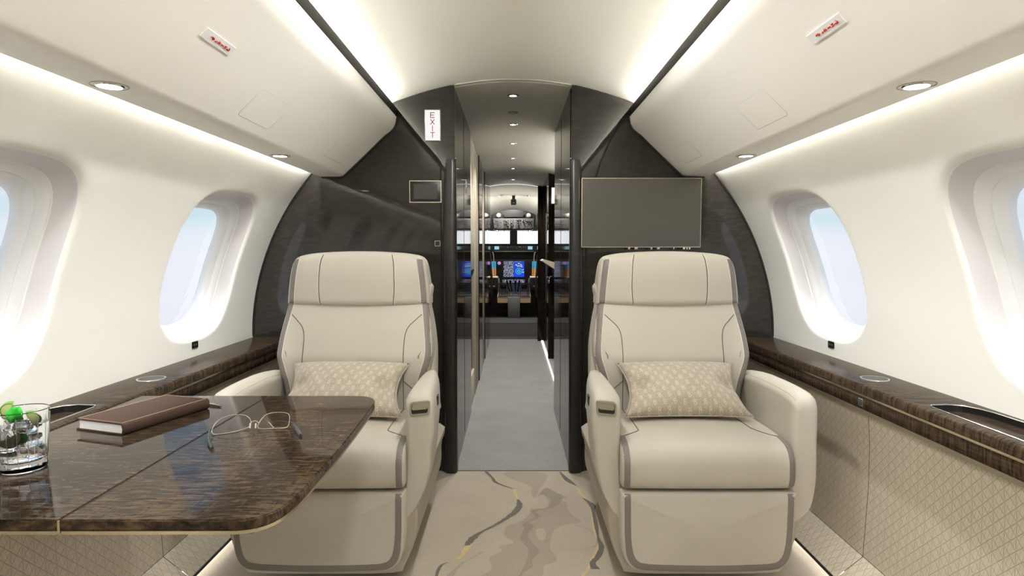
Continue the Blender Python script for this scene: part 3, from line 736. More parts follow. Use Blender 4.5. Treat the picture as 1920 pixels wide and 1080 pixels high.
# exit sign
Yp = YB-.014
t = empty('exit_sign', (-.374, Yp, 1.644), 'white EXIT sign with red letters stacked vertically on the dark bulkhead', 'sign')
mk('sign_frame', *box(-.412, -.336, Yp-.007, Yp, 1.571, 1.717, .003), M['champ'], t)
mk('sign_lens', *box(-.4085, -.3395, Yp-.0085, Yp-.004, 1.5745, 1.7135, .002), M['exit'], t)
def strokes(cx, cz, w, h, segs, th, y):
    mb = MB()
    for (a, b_), (c_, d_) in segs:
        p = Vector((cx+(a-.5)*w, cz+(b_-.5)*h)); q = Vector((cx+(c_-.5)*w, cz+(d_-.5)*h)); e = (q-p).normalized(); nrm = Vector((-e.y, e.x))*th/2; p = p-e*th/2*.9; q = q+e*th/2*.9
        c4 = [p+nrm, p-nrm, q-nrm, q+nrm]; V = [(v.x, y, v.y) for v in c4]+[(v.x, y+.002, v.y) for v in c4]
        mb.add((V, [(0, 1, 2, 3), (4, 5, 6, 7), (0, 1, 5, 4), (1, 2, 6, 5), (2, 3, 7, 6), (3, 0, 4, 7)]))
    return mb
L4 = {'E': [((0, 0), (0, 1)), ((0, 1), (1, 1)), ((0, .5), (.85, .5)), ((0, 0), (1, 0))], 'X': [((0, 0), (1, 1)), ((0, 1), (1, 0))], 'I': [((.5, 0), (.5, 1))], 'T': [((0, 1), (1, 1)), ((.5, 0), (.5, 1))]}
for ch, z in zip('EXIT', (1.690, 1.659, 1.629, 1.599)):
    strokes(-.374, z, .017, .022, L4[ch], .0032, Yp-.0098).mk('letter_'+ch.lower(), M['red'], t, smooth=False)

# small touch panel and switch
t = empty('touch_panel', (-.4125, YB, 1.339), 'small touch panel with pale metal frame on the left bulkhead', 'screen')
mk('bezel', *prism(rrect(-.487, -.336, 1.2875, 1.391, .002, 2), XZ, YB-.010, YB, .001), M['gold'], t)
mk('surround', *box(-.483, -.340, YB-.0112, YB-.008, 1.2915, 1.387, .001), M['black'], t)
mk('display', *box(-.4665, -.3555, YB-.0122, YB-.010, 1.305, 1.3735), M['tabscreen'], t, smooth=False)
t = empty('wall_switch', (-.3555, YB, 1.0965), 'tiny black square switch with pale rim above the left seat', 'switch')
mk('rim', *prism(rrect(-.3705, -.3435, 1.083, 1.110, .003, 3), XZ, YB-.006, YB), M['champ'], t)
mk('button', *prism(rrect(-.3672, -.3468, 1.0863, 1.1067, .002, 3), XZ, YB-.0075, YB-.003), M['black'], t)

# monitor on the right bulkhead
t = empty('wall_monitor', (.594, YB, 1.238), 'large dark flat monitor with thin gold frame on the right bulkhead', 'monitor')
mk('monitor_frame', *prism(rrect(.3165, .8705, 1.0775, 1.3975, .003, 2), XZ, 2.852, 2.880, .0015), M['gold'], t)
mk('screen', *box(.3195, .8675, 2.8505, 2.856, 1.0805, 1.3945), M['offscreen'], t, smooth=False)
mk('mount', *box(.45, .74, 2.878, YB, 1.12, 1.35, .003), M['black'], t)
for i, (xa, xb) in enumerate([(.535, .545), (.565, .58), (.64, .648), (.67, .682), (.745, .75), (.79, .80), (.806, .812), (.817, .825)]):
    mk('connector', *box(xa, xb, 2.858, 2.872, 1.069, 1.0776), M['rim'], t, smooth=False)

# ================================================================ SEATS
def interp(t, xs, ys): return float(np.interp(t, xs, ys))
def make_seat(m, label):
    XC = .607
    X = lambda dx: m*(XC+dx)
    t = empty('cabin_armchair', (m*XC, 2.2, 0), label, 'seat', 'cream cabin seats')
    # ---- base / plinth
    P2 = [(-.298, .335), (-.303, .25), (-.302, .17), (-.285, .11), (-.262, .06), (-.235, .03), (0, .025), (.235, .03), (.262, .06), (.285, .11), (.302, .17), (.303, .25), (.298, .335), (0, .34)]
    mk('seat_base', *slab(P2, lambda u, v, w: (X(u), w, v), 1.905, 2.56, .010, n=64, nb=3), M['base'], t)
    mk('floor_mount', *box(min(X(-.20), X(.20)), max(X(-.20), X(.20)), 2.0, 2.5, 0, .04, .004), M['base'], t)
    # ---- leg rest
    LP = [(-.272, .300), (-.271, .24), (-.268, .16), (-.262, .115), (-.247, .083), (-.222, .066), (-.16, .060), (0, .056), (.16, .060), (.222, .066), (.247, .083), (.262, .115), (.268, .16), (.271, .24), (.272, .300), (.262, .311), (.16, .313), (0, .313), (-.16, .313), (-.262, .311)]
    LP = [p for p in LP]
    vf = slab(LP, lambda u, v, w: (X(u), w, v), 1.853, 1.96, .016, crown=.010, n=120, nb=2, rings=9)
    lr = mk('leg_rest', *vf, M['leather'], t)
    T = bvh(vf)
    path = [(-.2525, .309), (-.252, .24), (-.250, .17), (-.243, .118), (-.228, .092), (-.205, .081), (-.15, .076), (0, .073), (.15, .076), (.205, .081), (.228, .092), (.243, .118), (.250, .17), (.252, .24), (.2525, .309)]
    pp = catmull(path, 90, closed=False)
    wd = [.019+.004*max(0, min(1, (.16-p.y)/.06)) for p in pp]
    mk('trim_band', *strip_on(T, [(X(p.x), 1.6, p.y) for p in pp], wd, (0, 1, 0), .0016, nw=5), M['band'], lr)
    # ---- seat cushion
    CP = [(1.853, .350), (1.852, .385), (1.856, .414), (1.872, .440), (1.905, .455), (1.97, .460), (2.10, .460), (2.30, .452), (2.40, .445), (2.415, .40), (2.41, .335), (2.30, .325), (2.1, .322), (1.92, .321), (1.868, .324)]
    def cdef(y, z, w):
        k = max(0, 1-(w/.262)**2)
        return (y-.006*k*(1 if y < 1.95 else 0), z+.012*k*max(0, min(1, (z-.40)/.05))*min(1, max(0, (y-1.85)/.12)), w)
    vf = slab(CP, lambda y, z, w: (X(w), y, z), -.270, .270, .016, crown=0, n=110, nb=22, deform=cdef, rings=5)
    cu = mk('seat_cushion', *vf, M['leather'], t); T = bvh(vf)
    for s in (-1, 1):
        pts = [(X(s*.2545), 1.60, z) for z in lin(.328, .425, 12)]
        V1 = strip_on(T, pts, .0185, (0, 1, 0), .0016, nw=5, perp=(1, 0, 0))
        arc = []
        rows = []
        for k in range(26):      # one ribbon from the front bottom over the nose to the top
            if k < 12: o_, d_ = Vector((0, 1.60, lin(.329, .418, 12)[k])), Vector((0, 1, 0))
            else:
                a = (k-12)/13; o_ = Vector((0, 1.862+a*.10, .60)); d_ = Vector((0, 0, -1))
            row = []
            for j in range(5):
                x = X(s*(.2545-.0)+(j/4-.5)*.0185); h = T.ray_cast(Vector((x, o_.y, o_.z)), d_, 2)[0]
                row.append(h-d_*.0016 if h else Vector((x, o_.y, .46)))
            rows.append(row)
        V = [tuple(q) for r in rows for q in r]; F = [(i*5+j, i*5+j+1, i*5+j+6, i*5+j+5) for i in range(25) for j in range(4)]
        n_ = len(V); c0 = Vector((0, 1.95, .39))
        V += [tuple(Vector(v)+(Vector((v[0], c0.y, c0.z))-Vector(v)).normalized()*.004) for v in V[:n_]]
        F += [tuple(i+n_ for i in f[::-1]) for f in F]
        for i in range(25): F += [(i*5, i*5+5, i*5+5+n_, i*5+n_), (i*5+4, i*5+4+n_, i*5+9+n_, i*5+9)]
        mk('trim_band', V, F, M['band'], cu)
        sm = [(X(s*.190), 2.33), (X(s*.190), 2.06), (X(s*.198), 2.015), (X(s*.222), 1.975), (X(s*.248), 1.955)]
        if s < 0: sm = [(X(s*.190), 2.33), (X(s*.190), 2.04), (X(s*.195), 2.00), (X(s*.215), 1.982), (X(s*.246), 1.962)]
        q = drape(T, [(p.x, p.y, .7) for p in catmull(sm, 40, closed=False)], (0, 0, -1), .0004)
        mk('seam', *tube(q, .0016, 6), M['leather_d'], cu)
    # ---- back shell
    SP = [(-.24, .955), (-.262, .88), (-.282, .80), (-.297, .70), (-.300, .62), (-.298, .50), (-.29, .40), (0, .385), (.29, .40), (.298, .50), (.300, .62), (.297, .70), (.282, .80), (.262, .88), (.24, .955), (0, .97)]
    def bdef(u, v, w): return (u, v, w+(v-.45)*.12)
    mk('back_shell', *slab(SP, lambda u, v, w: (X(u), w, v), 2.385, 2.50, .03, n=90, deform=bdef), M['leather'], t)
    # ---- backrest cushion
    BP = [(-.272, .93), (-.277, .86), (-.286, .79), (-.295, .715), (-.297, .66), (-.284, .60), (-.268, .545), (-.262, .48), (-.262, .43), (-.20, .415), (0, .41), (.20, .415), (.262, .43), (.262, .48), (.268, .545), (.284, .60), (.297, .66), (.295, .715), (.286, .79), (.277, .86), (.272, .93), (.15, .945), (0, .948), (-.15, .945)]
    def yb(z): return interp(z, [.41, .60, .66, .75, .85, .95], [.0, -.004, .0, .035, .085, .135])
    def bd2(u, v, w):
        k = max(0, 1-abs(u/.29)**2.2)
        return (u, v, w+yb(v)-.018*k*(1 if w < 2.36 else 0))
    vf = slab(BP, lambda u, v, w: (X(u), w, v), 2.312, 2.42, .020, crown=.0, n=130, nb=3, deform=bd2, rings=12)
    br = mk('backrest', *vf, M['leather'], t); T = bvh(vf)
    for s in (-1, 1):
        pz = [.855, .80, .755, .71, .66, .61, .56, .51, .455]; px_ = [.264, .272, .2785, .2835, .284, .270, .256, .250, .250]
        pp = catmull([(s*a, b) for a, b in zip(px_, pz)], 50, closed=False)
        mk('trim_band', *strip_on(T, [(X(p.x), 1.9, p.y) for p in pp], .024, (0, 1, 0), .0016, nw=5, perp=(1, 0, 0)), M['band'], br)
        sm = catmull([(s*.252, .815), (s*.228, .793), (s*.205, .770), (s*.194, .742), (s*.191, .70), (s*.191, .60), (s*.191, .46)], 60, closed=False)
        q = drape(T, [(X(p.x), 1.9, p.y) for p in sm], (0, 1, 0), .0003)
        mk('seam', *tube(q, .0015, 6), M['leather_d'], br)
        q = drape(T, [(X(p.x), 1.9, p.y) for p in catmull([(s*.191, .57), (s*.215, .548), (s*.238, .530)], 12, closed=False)], (0, 1, 0), .0003)
        mk('seam', *tube(q, .0014, 6), M['leather_d'], br)
        pl = drape(T, [(X(s*(abs(p.x)-.0140)), 1.9, p.y) for p in pp], (0, 1, 0), .0009)
        mk('piping', *tube(pl, .0014, 6), M['piping'], br)
    # ---- headrest
    HP = [(-.279, .862), (-.277, .90), (-.270, .96), (-.262, 1.005), (-.250, 1.030), (-.225, 1.043), (-.15, 1.054), (0, 1.060), (.15, 1.054), (.225, 1.043), (.250, 1.030), (.262, 1.005), (.270, .96), (.277, .90), (.279, .862), (.268, .850), (.15, .8475), (0, .847), (-.15, .8475), (-.268, .850)]
    def hd(u, v, w):
        k = max(0, 1-abs(u/.285)**2.0); q = (v-.95)/.1
        return (u, v, w-.012-.030*k*(1 if w < 2.45 else 0)+max(0, q)**2*.02*(1 if w < 2.45 else 0)+(v-.85)*.05)
    vf = slab(HP, lambda u, v, w: (X(u), w, v), 2.403, 2.535, .024, crown=0, n=130, nb=3, deform=hd, rings=12)
    hr = mk('headrest', *vf, M['leather'], t); T = bvh(vf)
    for s in (-1, 1):
        pp = catmull([(s*.240, 1.029), (s*.2445, 1.005), (s*.251, .96), (s*.257, .90), (s*.2595, .857)], 40, closed=False)
        mk('trim_band', *strip_on(T, [(X(p.x), 2.0, p.y) for p in pp], .021, (0, 1, 0), .0016, nw=5, perp=(1, 0, 0)), M['band'], hr)
        pl = drape(T, [(X(s*(abs(p.x)-.012)), 2.0, p.y) for p in pp], (0, 1, 0), .0006)
        mk('piping', *tube(pl, .0014, 6), M['piping'], hr)
        sm = catmull([(s*.134, 1.046), (s*.141, 1.02), (s*.145, .97), (s*.146, .91), (s*.142, .862), (s*.140, .853)], 50, closed=False)
        q = drape(T, [(X(p.x), 2.0, p.y) for p in sm], (0, 1, 0), .0003)
        mk('seam', *tube(q, .0015, 6), M['leather_d'], hr)
        q = drape(T, [(X(p.x+s*.004), 2.0, p.y) for p in sm], (0, 1, 0), .0002)
        mk('piping', *tube(q, .0012, 6), M['piping'], hr)
    # ---- armrests: cross-section (x,z) swept along y with a rounded nose
    def arm(sgn):
        a, b = (-.358, -.266) if sgn < 0 else (.274, .358)
        if sgn < 0:
            PA = [(b, .215), (b-.010, .222), (b-.030, .245), (b-.060, .30), (b-.078, .365), (b-.084, .43), (a, .50), (a, .56), (a+.003, .590), (a+.016, .6125), (a+.045, .617), (b-.018, .613), (b-.004, .600), (b, .58), (b, .40)]
        else:
            PA = [(a, .215), (a, .40), (a+.002, .575), (a+.008, .597), (a+.028, .6135), (a+.052, .617), (b-.010, .606), (b-.002, .585), (b, .54), (b, .40), (b-.004, .32), (b-.022, .25), (b-.050, .218)]
        Pc = catmull(PA, 72); rows = []
        ys_ = [(1.898, .018, .032), (1.900, .0115, .026), (1.905, .006, .020), (1.912, .0025, .0145), (1.922, .0006, .0095), (1.94, 0, .005), (1.97, 0, .0018), (2.02, 0, 0), (2.10, 0, 0), (2.20, 0, .002), (2.28, 0, .008), (2.36, 0, .018), (2.44, .004, .030), (2.47, .02, .045)]
        V = []; F = []; n = len(Pc)
        for y, ins, dz in ys_:
            for q0, q1 in zip(Pc, offset2(Pc, ins)):
                q = q0.lerp(q1, max(.06, min(1, (q0.y-.24)/.20)))
                z = q.y; z2 = z-dz*max(0, min(1, (z-.40)/.2)); x = q.x
                if sgn < 0 and y > 1.98:   # the outer face draws in towards the back
                    k = (y-1.98)/.49; x = x+(b-x)*(.12*k+.62*k*k)
                V.append((X(x), y, z2))
        for i in range(len(ys_)-1):
            for k in range(n): F.append((i*n+k, i*n+(k+1) % n, (i+1)*n+(k+1) % n, (i+1)*n+k))
        F.append(tuple(range(n))); F.append(tuple((len(ys_)-1)*n+k for k in range(n)))
        o = mk('armrest', V, F, M['leather'], t, sharp=60)
        # seam line running along the inner top edge and down the nose
        T = bvh((V, F)); xi = (b-.004) if sgn < 0 else a+.004
        q = [(X(xi+(.0055 if sgn > 0 else -.0055)), y, .605-dz) for y, ins, dz in ys_[3:12]]
        if sgn > 0: mk('seam', *tube([T.find_nearest(Vector(p))[0] for p in q], .0009, 5), M['base'], o)
        return o, T
    arm(1)
    ar, T = arm(-1)
    # flush metal lever on the aisle arm's nose
    def front(P_, off): return [(p[0], p[1]-off, p[2]) for p in drape(T, [(X(u), 1.7, v) for u, v in P_], (0, 1, 0), 0)]
    h = empty('lever_plate', (0, 0, 0)); h.parent = ar
    x0, x1, z0, z1 = -.346, -.283, .545, .590
    bpy.data.objects.remove(h)
    cxm = (x0+x1)/2; tilt = -.10
    def tp(u, v): return (X(u), 1.898-.0, v+(u-cxm)*tilt)
    ring = rrect(x0, x1, z0, z1, .010, 4)
    plate = mk('lever_plate', *prism(ring, lambda u, v, w: (X(u), w, v+(u-cxm)*tilt), 1.8925, 1.912, .0012), M['champ'], ar)
    ring2 = rrect(x0+.006, x1-.006, z0+.008, z1-.007, .006, 4)
    mk('lever_recess', *prism(ring2, lambda u, v, w: (X(u), w, v+(u-cxm)*tilt), 1.8918, 1.8935), M['black'], plate, smooth=False)
    ring3 = rrect(x0+.006, x1-.008, z0+.020, z1-.0072, .006, 4)
    mk('lever', *prism(ring3, lambda u, v, w: (X(u), w, v+(u-cxm)*tilt), 1.8885, 1.893, .0012), M['champ'], plate)
    # headphone port on the outer face of the aisle arm
    mk('side_port', *box(min(X(-.3595), X(-.350)), max(X(-.3595), X(-.350)), 1.985, 2.025, .552, .585, .003), M['black'], ar)
    return t
seat_R = make_seat(1, 'cream leather seat on the right, below the large dark monitor')
seat_L = make_seat(-1, 'cream leather seat on the left, partly behind the dark table')

# ================================================================ CUSHIONS
def pillow(m, label):
    c = {(-1, -1): (.388, 2.105, .482), (1, -1): (.838, 2.105, .482), (-1, 1): (.388, 2.285, .640), (1, 1): (.826, 2.285, .640)}
    t = empty('lumbar_pillow', (m*.607, 2.19, .48), label, 'pillow', 'patterned lumbar pillows')
    N = 36; us = lin(-1, 1, N+1); vs = lin(-1, 1, 25)
    A = {k: Vector((m*v[0], v[1], v[2])) for k, v in c.items()}
    nrm = ((A[(1, -1)]-A[(-1, -1)]).cross(A[(-1, 1)]-A[(-1, -1)])).normalized()
    if nrm.y > 0: nrm = -nrm
    def P(u, v, s):
        uu = u*(1-.15*(1-v*v)*abs(u)**1.5); vv = v*(1-.06*(1-u*u)*abs(v))
        a, b = (uu+1)/2, (vv+1)/2
        p = (A[(-1, -1)]*(1-a)+A[(1, -1)]*a)*(1-b)+(A[(-1, 1)]*(1-a)+A[(1, 1)]*a)*b
        e = max(0, (1-u*u))*max(0, (1-v*v)); th = .070*(e**.45)
        dent = .030*math.exp(-((abs(u)-.80)/.16)**2-((v+.02)/.22)**2)+.012*math.exp(-(u/.16)**2-((v+.85)/.18)**2)
        wr = .004*(math.sin(9*u+4*v)+.6*math.sin(17*u-6*v))*e
        th = max(0, th-dent*(1 if e > 0 else 0)+wr) if s > 0 else th*.65
        return p+nrm*th*s
    V = []; UV = []; F = []
    for s in (1, -1):
        for u in us:
            for v in vs: V.append(tuple(P(u, v, s))); UV.append((u*.21+.5, v*.115+.5))
    nv = len(vs); off = len(us)*nv
    for q in (0, off):
        for i in range(len(us)-1):
            for j in range(nv-1): F.append((q+i*nv+j, q+(i+1)*nv+j, q+(i+1)*nv+j+1, q+i*nv+j+1))
    o = mk('pillow_cover', V, F, M['pillow'], t, uv=UV, sharp=180, recalc=False)
    bm = bmesh.new(); bm.from_mesh(o.data); bmesh.ops.remove_doubles(bm, verts=bm.verts[:], dist=.0004); bmesh.ops.recalc_face_normals(bm, faces=bm.faces[:]); bm.to_mesh(o.data); bm.free()
    rim = [P(u, -1, 1) for u in us]+[P(1, v, 1) for v in vs[1:]]+[P(u, 1, 1) for u in us[::-1][1:]]+[P(-1, v, 1) for v in vs[::-1][1:-1]]
    mk('pillow_piping', *tube(rim, .0022, 6, closed=True), M['pillow'], t)
    return t
pillow(1, 'patterned beige lumbar pillow resting on the right seat')
pillow(-1, 'patterned beige lumbar pillow resting on the left seat behind the table')

# ================================================================ TABLE
ZT = .645
t = empty('folding_table', (-.72, 1.33, .62), 'dark glossy figured wood table sliding out of the left ledge', 'table')
outer = [(-.7015, .925), (-.43, .925), (-.405, .932), (-.385, .95), (-.373, .98), (-.3665, 1.03), (-.365, 1.12), (-.366, 1.30), (-.372, 1.50), (-.379, 1.64), (-.386, 1.69), (-.402, 1.722), (-.43, 1.7385), (-.47, 1.743), (-.7015, 1.743)]
cor = catmull([(a, b) for a, b in outer[1:-1]], 60, closed=False)
po = [(outer[0])]+[(p.x, p.y) for p in cor]+[outer[-1]]
o1 = mk('table_leaf', *prism(po, XY, ZT-.018, ZT, .0025, 3), M['wood_t'], t, sharp=50)
inn = [(-1.068, .925), (-.7035, .925), (-.7035, 1.743), (-1.068, 1.743)]
o2 = mk('table_leaf', *prism(inn, XY, ZT-.018, ZT, .0020, 2), M['wood_t'], t, sharp=50)
mk('leaf_joint', *box(-.7036, -.7014, .9265, 1.7415, ZT-.016, ZT-.0005), M['book'], t, smooth=False)
def shrink(P, d): return [(q.x, q.y) for q in offset2([Vector(p) for p in P], d)]
mk('gold_edge', *prism(shrink(po, .0015), XY, ZT-.0235, ZT-.018), M['gold'], t)
mk('gold_edge', *prism(shrink(inn, .0015), XY, ZT-.0235, ZT-.018), M['gold'], t)
mk('table_underside', *box(-1.06, -.42, .97, 1.70, ZT-.045, ZT-.0235, .004), M['sill'], t)
mk('support_arm', *box(-1.066, -.60, 1.26, 1.40, ZT-.075, ZT-.045, .004), M['gap'], t)
mk('hinge', *box(-.7045, -.7005, .9238, .9265, ZT-.0215, ZT-.001), M['gold'], t, smooth=False)

# book
def bk(u, v, z): # u along the spine, v across
    o_ = Vector((-.8765, 1.358)); e = Vector((.075, .232)).normalized(); f = Vector((-.147, .050)).normalized()
    p = o_+e*u+f*v; return (p.x, p.y, z)
t = empty('notebook', (*bk(.13, .07, 0)[:2], ZT), 'closed dark brown leather book with gold line, lying on the table', 'book')
Lb, Wb, Hb = .250, .148, .027
prof = [(Wb, ZT+.0005), (.006, ZT+.0005), (.0015, ZT+.004), (0, ZT+Hb*.5), (.0015, ZT+Hb-.004), (.006, ZT+Hb), (Wb, ZT+Hb), (Wb, ZT+Hb-.003), (.007, ZT+Hb-.003), (.004, ZT+Hb*.5), (.007, ZT+.0035), (Wb, ZT+.0035)]
mk('book_cover', *prism(prof, lambda v, z, u: bk(u, v, z), 0, Lb, .0006), M['book'], t, sharp=50)
mk('page_block', *prism([(.008, ZT+.0036), (.005, ZT+Hb*.5), (.008, ZT+Hb-.0032), (Wb-.005, ZT+Hb-.0032), (Wb-.007, ZT+Hb*.5), (Wb-.005, ZT+.0036)], lambda v, z, u: bk(u, v, z), .004, Lb-.004), M['paper'], t)
ln = [bk(u, v, ZT+Hb+.0003) for u, v in ((.004, Wb-.004), (.004, .009), (Lb-.004, .009), (Lb-.004, Wb-.004))]
for a, b in zip(ln, ln[1:]+ln[:1]): mk('gold_line', *tube([a, b], .0009, 6), M['bookline'], t)
t = tag(mk('pen', *tube([(-.862, 1.650, ZT+.004), (-.80, 1.622, ZT+.004), (-.785, 1.615, ZT+.003), (-.776, 1.611, ZT+.003)], [.0035, .0035, .0028, .0010], 10), M['gold']), 'thin gold pen tip sticking out behind the brown book', 'pen')

# spectacles
t = empty('eyeglasses', (-.60, 1.42, ZT), 'open wire rimmed eyeglasses lying on the dark table', 'glasses')
def lens(pts, name):
    P3 = catmull(pts, 44); mk('lens_rim', *tube(P3, .0011, 7, closed=True), M['wire'], t)
    V = [tuple(p) for p in P3]; mk('lens', V, [tuple(range(len(V)))], M['lens'], t, recalc=False, smooth=False)
# lenses lean back over the table top; the frame rests on its lower rims
def up(x, y, h): return (x, y, ZT+.0015+h)
lens([up(-.6725, 1.365, 0), up(-.640, 1.385, .000), up(-.618, 1.412, .003), up(-.6185, 1.424, .016), (-.637, 1.432, ZT+.027), (-.668, 1.425, ZT+.028), (-.6875, 1.405, ZT+.020), (-.686, 1.375, ZT+.006)], 'l')
lens([up(-.592, 1.410, .0), up(-.560, 1.412, .0), up(-.530, 1.413, .002), up(-.5275, 1.425, .014), (-.535, 1.440, ZT+.028), (-.562, 1.447, ZT+.030), (-.588, 1.440, ZT+.026), (-.5985, 1.422, ZT+.010)], 'r')
mk('bridge', *tube(catmull([(-.6165, 1.416, ZT+.011), (-.611, 1.420, ZT+.016), (-.604, 1.421, ZT+.016), (-.5975, 1.419, ZT+.012)], 14, closed=False), .0011, 7), M['wire'], t)
for x in (-.6135, -.6005):
    mk('nose_pad', *tube([(x, 1.408, ZT+.003), (x, 1.410, ZT+.014)], .0018, 8), M['white'], t)
for P3 in ([(-.690, 1.385, ZT+.014), (-.683, 1.36, ZT+.013), (-.655, 1.30, ZT+.007), (-.630, 1.262, ZT+.003)], [(-.5265, 1.424, ZT+.014), (-.512, 1.410, ZT+.012), (-.49, 1.375, ZT+.006), (-.476, 1.352, ZT+.003)]):
    q = catmull(P3, 16, closed=False)
    mk('temple', *tube(q, [.0012+.0026*min(1, max(0, (i-2)/6)) for i in range(16)], 8), M['temple'], t)

# tumbler
gx, gy = -.936, 1.150
t = empty('drinking_glass', (gx, gy, ZT), 'cut tumbler of sparkling water and lime at the table edge', 'glass')
prof = [(.0005, 0), (.034, 0), (.0375, .003), (.0385, .008), (.0440, .112), (.0445, .114), (.0438, .1155), (.0425, .114), (.0375, .030), (.0355, .0215), (.030, .019), (.0005, .019)]
V, F = lathe(prof, (gx, gy, ZT), 64, caps=False)
# cut flutes: fine vertical grooves
V2 = []
for i, (x, y, z) in enumerate(V):
    k = i//64; a = i % 64
    if k in (3, 4) and a % 4 == 0: f = .982; x, y = gx+(x-gx)*f, gy+(y-gy)*f
    V2.append((x, y, z))
mk('tumbler', V2, F, M['glass'], t, sharp=30)
for k in range(16):
    a = 2*PI*k/16+.1; P3 = [(gx+(r+.0003)*math.cos(a), gy+(r+.0003)*math.sin(a), ZT+z) for r, z in ((.0388, .012), (.0440, .106))]
    mk('cut_line', *tube(P3, .0007, 6), M['frost'], t)
w = lathe([(.0005, .0195), (.0300, .0195), (.0354, .022), (.0374, .0305), (.0412, .088), (.0005, .088)], (gx, gy, ZT), 48, caps=False)
mk('sparkling_water', *w, M['water'], t)
rnd = random.Random(3)
spots = [(-.012, -.010, .050, .3), (.014, .004, .056, 1.0), (-.004, .014, .078, .7), (-.016, .006, .092, 1.9), (.012, -.014, .086, .2)]
desc = ['lowest in the glass', 'in the middle of the glass', 'near the waterline of the glass', 'poking out on the left of the glass', 'poking out on the right of the glass']
for (dx, dy, dz, r_), ds in zip(spots, desc):
    V, F = box(-.0105, .0105, -.0105, .0105, -.0105, .0105, .003)
    Rm = Matrix.Rotation(r_, 3, 'Z') @ Matrix.Rotation(.5+r_*.4, 3, 'X')
    c = Vector((gx+dx, gy+dy, ZT+dz)); V = [tuple(Rm @ Vector(v)+c) for v in V]
    tag(mk('ice_cube', V, F, M['ice']), 'clear ice cube '+ds, 'ice', 'ice cubes')
def wedge(c, R_, th, rot, label):
    t2 = empty('lime_wedge', c, label, 'lime', 'lime wedges'); rm = Matrix.Rotation(rot[2], 3, 'Z') @ Matrix.Rotation(rot[0], 3, 'X') @ Matrix.Rotation(rot[1], 3, 'Y')
    pts = [(R_*math.cos(a), R_*math.sin(a)) for a in lin(0, PI, 16)]
    tr = lambda u, v, w: tuple(rm @ Vector((u, w, v-R_*.4))+Vector(c))
    mk('flesh', *prism([(p[0]*.9, p[1]*.9) for p in pts], tr, -th/2, th/2, .0006), M['lime'], t2)
    V, F = grid(lambda i, k: tr(*(pts[int(i)][0]*[.9, 1, 1, .9][int(k)], pts[int(i)][1]*[.9, 1, 1, .9][int(k)]), [-th/2, -th/2, th/2, th/2][int(k)]), range(16), range(4))
    mk('rind', V, F, M['lime_rind'], t2, recalc=False)
wedge((gx-.016, gy-.012, ZT+.118), .0165, .009, (.3, -1.25, .35), 'pale lime wedge standing up at the left rim of the glass')
wedge((gx+.021, gy+.004, ZT+.098), .0165, .007, (.2, 1.2, .9), 'pale lime wedge inside the right rim of the glass')
wedge((gx+.002, gy-.024, ZT+.062), .020, .005, (.0, 2.75, .1), 'lime slice pressed against the middle of the glass')
wedge((gx-.002, gy-.026, ZT+.038), .017, .004, (1.1, 2.85, .1), 'thin lime sliver low in the glass')
def leaf(c, s, rot, label):
    rm = Matrix.Rotation(rot[2], 3, 'Z') @ Matrix.Rotation(rot[0], 3, 'X') @ Matrix.Rotation(rot[1], 3, 'Y'); rr_ = random.Random(int(s*1e4))
    def fn(u, v):
        w_ = math.sin(PI*min(1, max(0, v)))**.7*s*.55*(1+.10*math.sin(18*v)); x = u*w_; z = (v-.5)*s*1.3; y = .22*s*u*u+.12*s*math.sin(7*v)*u
        return x, y, z
    V = []; n1, n2 = 9, 13
    for lay in (0, .0009):
        for u in lin(-1, 1, n1):
            for v in lin(0, 1, n2):
                x, y, z = fn(u, v); V.append(tuple(rm @ Vector((x, y+lay, z))+Vector(c)))
    F = []
    for q in (0, n1*n2):
        for i in range(n1-1):
            for j in range(n2-1): F.append((q+i*n2+j, q+(i+1)*n2+j, q+(i+1)*n2+j+1, q+i*n2+j+1))
    return tag(mk('mint_leaf', V, F, M['mint'], sharp=180), label, 'leaf', 'mint leaves')
leaf((gx+.000, gy-.018, ZT+.108), .026, (.2, .5, .2), 'bright green mint leaf sticking up over the glass')
leaf((gx+.012, gy-.022, ZT+.066), .020, (.1, -1.0, .1), 'green mint leaf sunk in the middle of the drink')

# ================================================================ CORRIDOR
def cab(name, x0, x1, y0, y1, z1, mat, label, cat='closet', z0=0, bev=.006, group=None):
    t = empty(name, ((x0+x1)/2, (y0+y1)/2, z0), label, cat, group)
    mk('closet_body', *box(x0, x1, y0, y1, z0, z1, bev), mat, t); return t
XL = -.275
def top(x, y=0): return arch(abs(x))-.006
def closet(x_in, y0, y1, name, label, seams=(), group=None, z1=None):
    s = 1 if x_in > 0 else -1; z1 = z1 or top(x_in)
    t = empty(name, (s*.6, (y0+y1)/2, 0), label, 'closet', group)
    P2 = [(abs(x_in), 0), (.88, 0), (.88, arch(.5)-.02), (.5, arch(.5)-.014), (abs(x_in), z1)]
    mk('closet_body', *prism(P2, lambda u, v, w: (s*u, w, v), y0, y1, .004), M['wood_c'], t, sharp=40)
    for y in seams: mk('door_joint', *box(min(x_in, x_in-s*.0012), max(x_in, x_in-s*.0012), y-.0015, y+.0015, .03, z1-.03), M['gap'], t, smooth=False)
    return t
c1 = closet(XL, YB+.05, 4.0, 'closet', 'tall glossy dark wood closet lining the corridor behind the left bulkhead', (3.45,), 'corridor closets')
b_ = mk('door_plate', *box(XL-.001, XL+.002, 3.60, 3.66, 1.40, 1.47, .0008), M['champ'], c1)
mk('door_plate_face', *box(XL+.001, XL+.0028, 3.61, 3.65, 1.41, 1.46), M['black'], b_, smooth=False)
closet(-.274, 4.98, 5.49, 'closet', 'narrow dark wood closet between two taupe posts, left of the corridor', (), 'corridor closets')
closet(-.274, 6.0, 7.35, 'closet', 'dark wood closet at the cockpit entrance, left of the corridor', (6.6,), 'corridor closets')
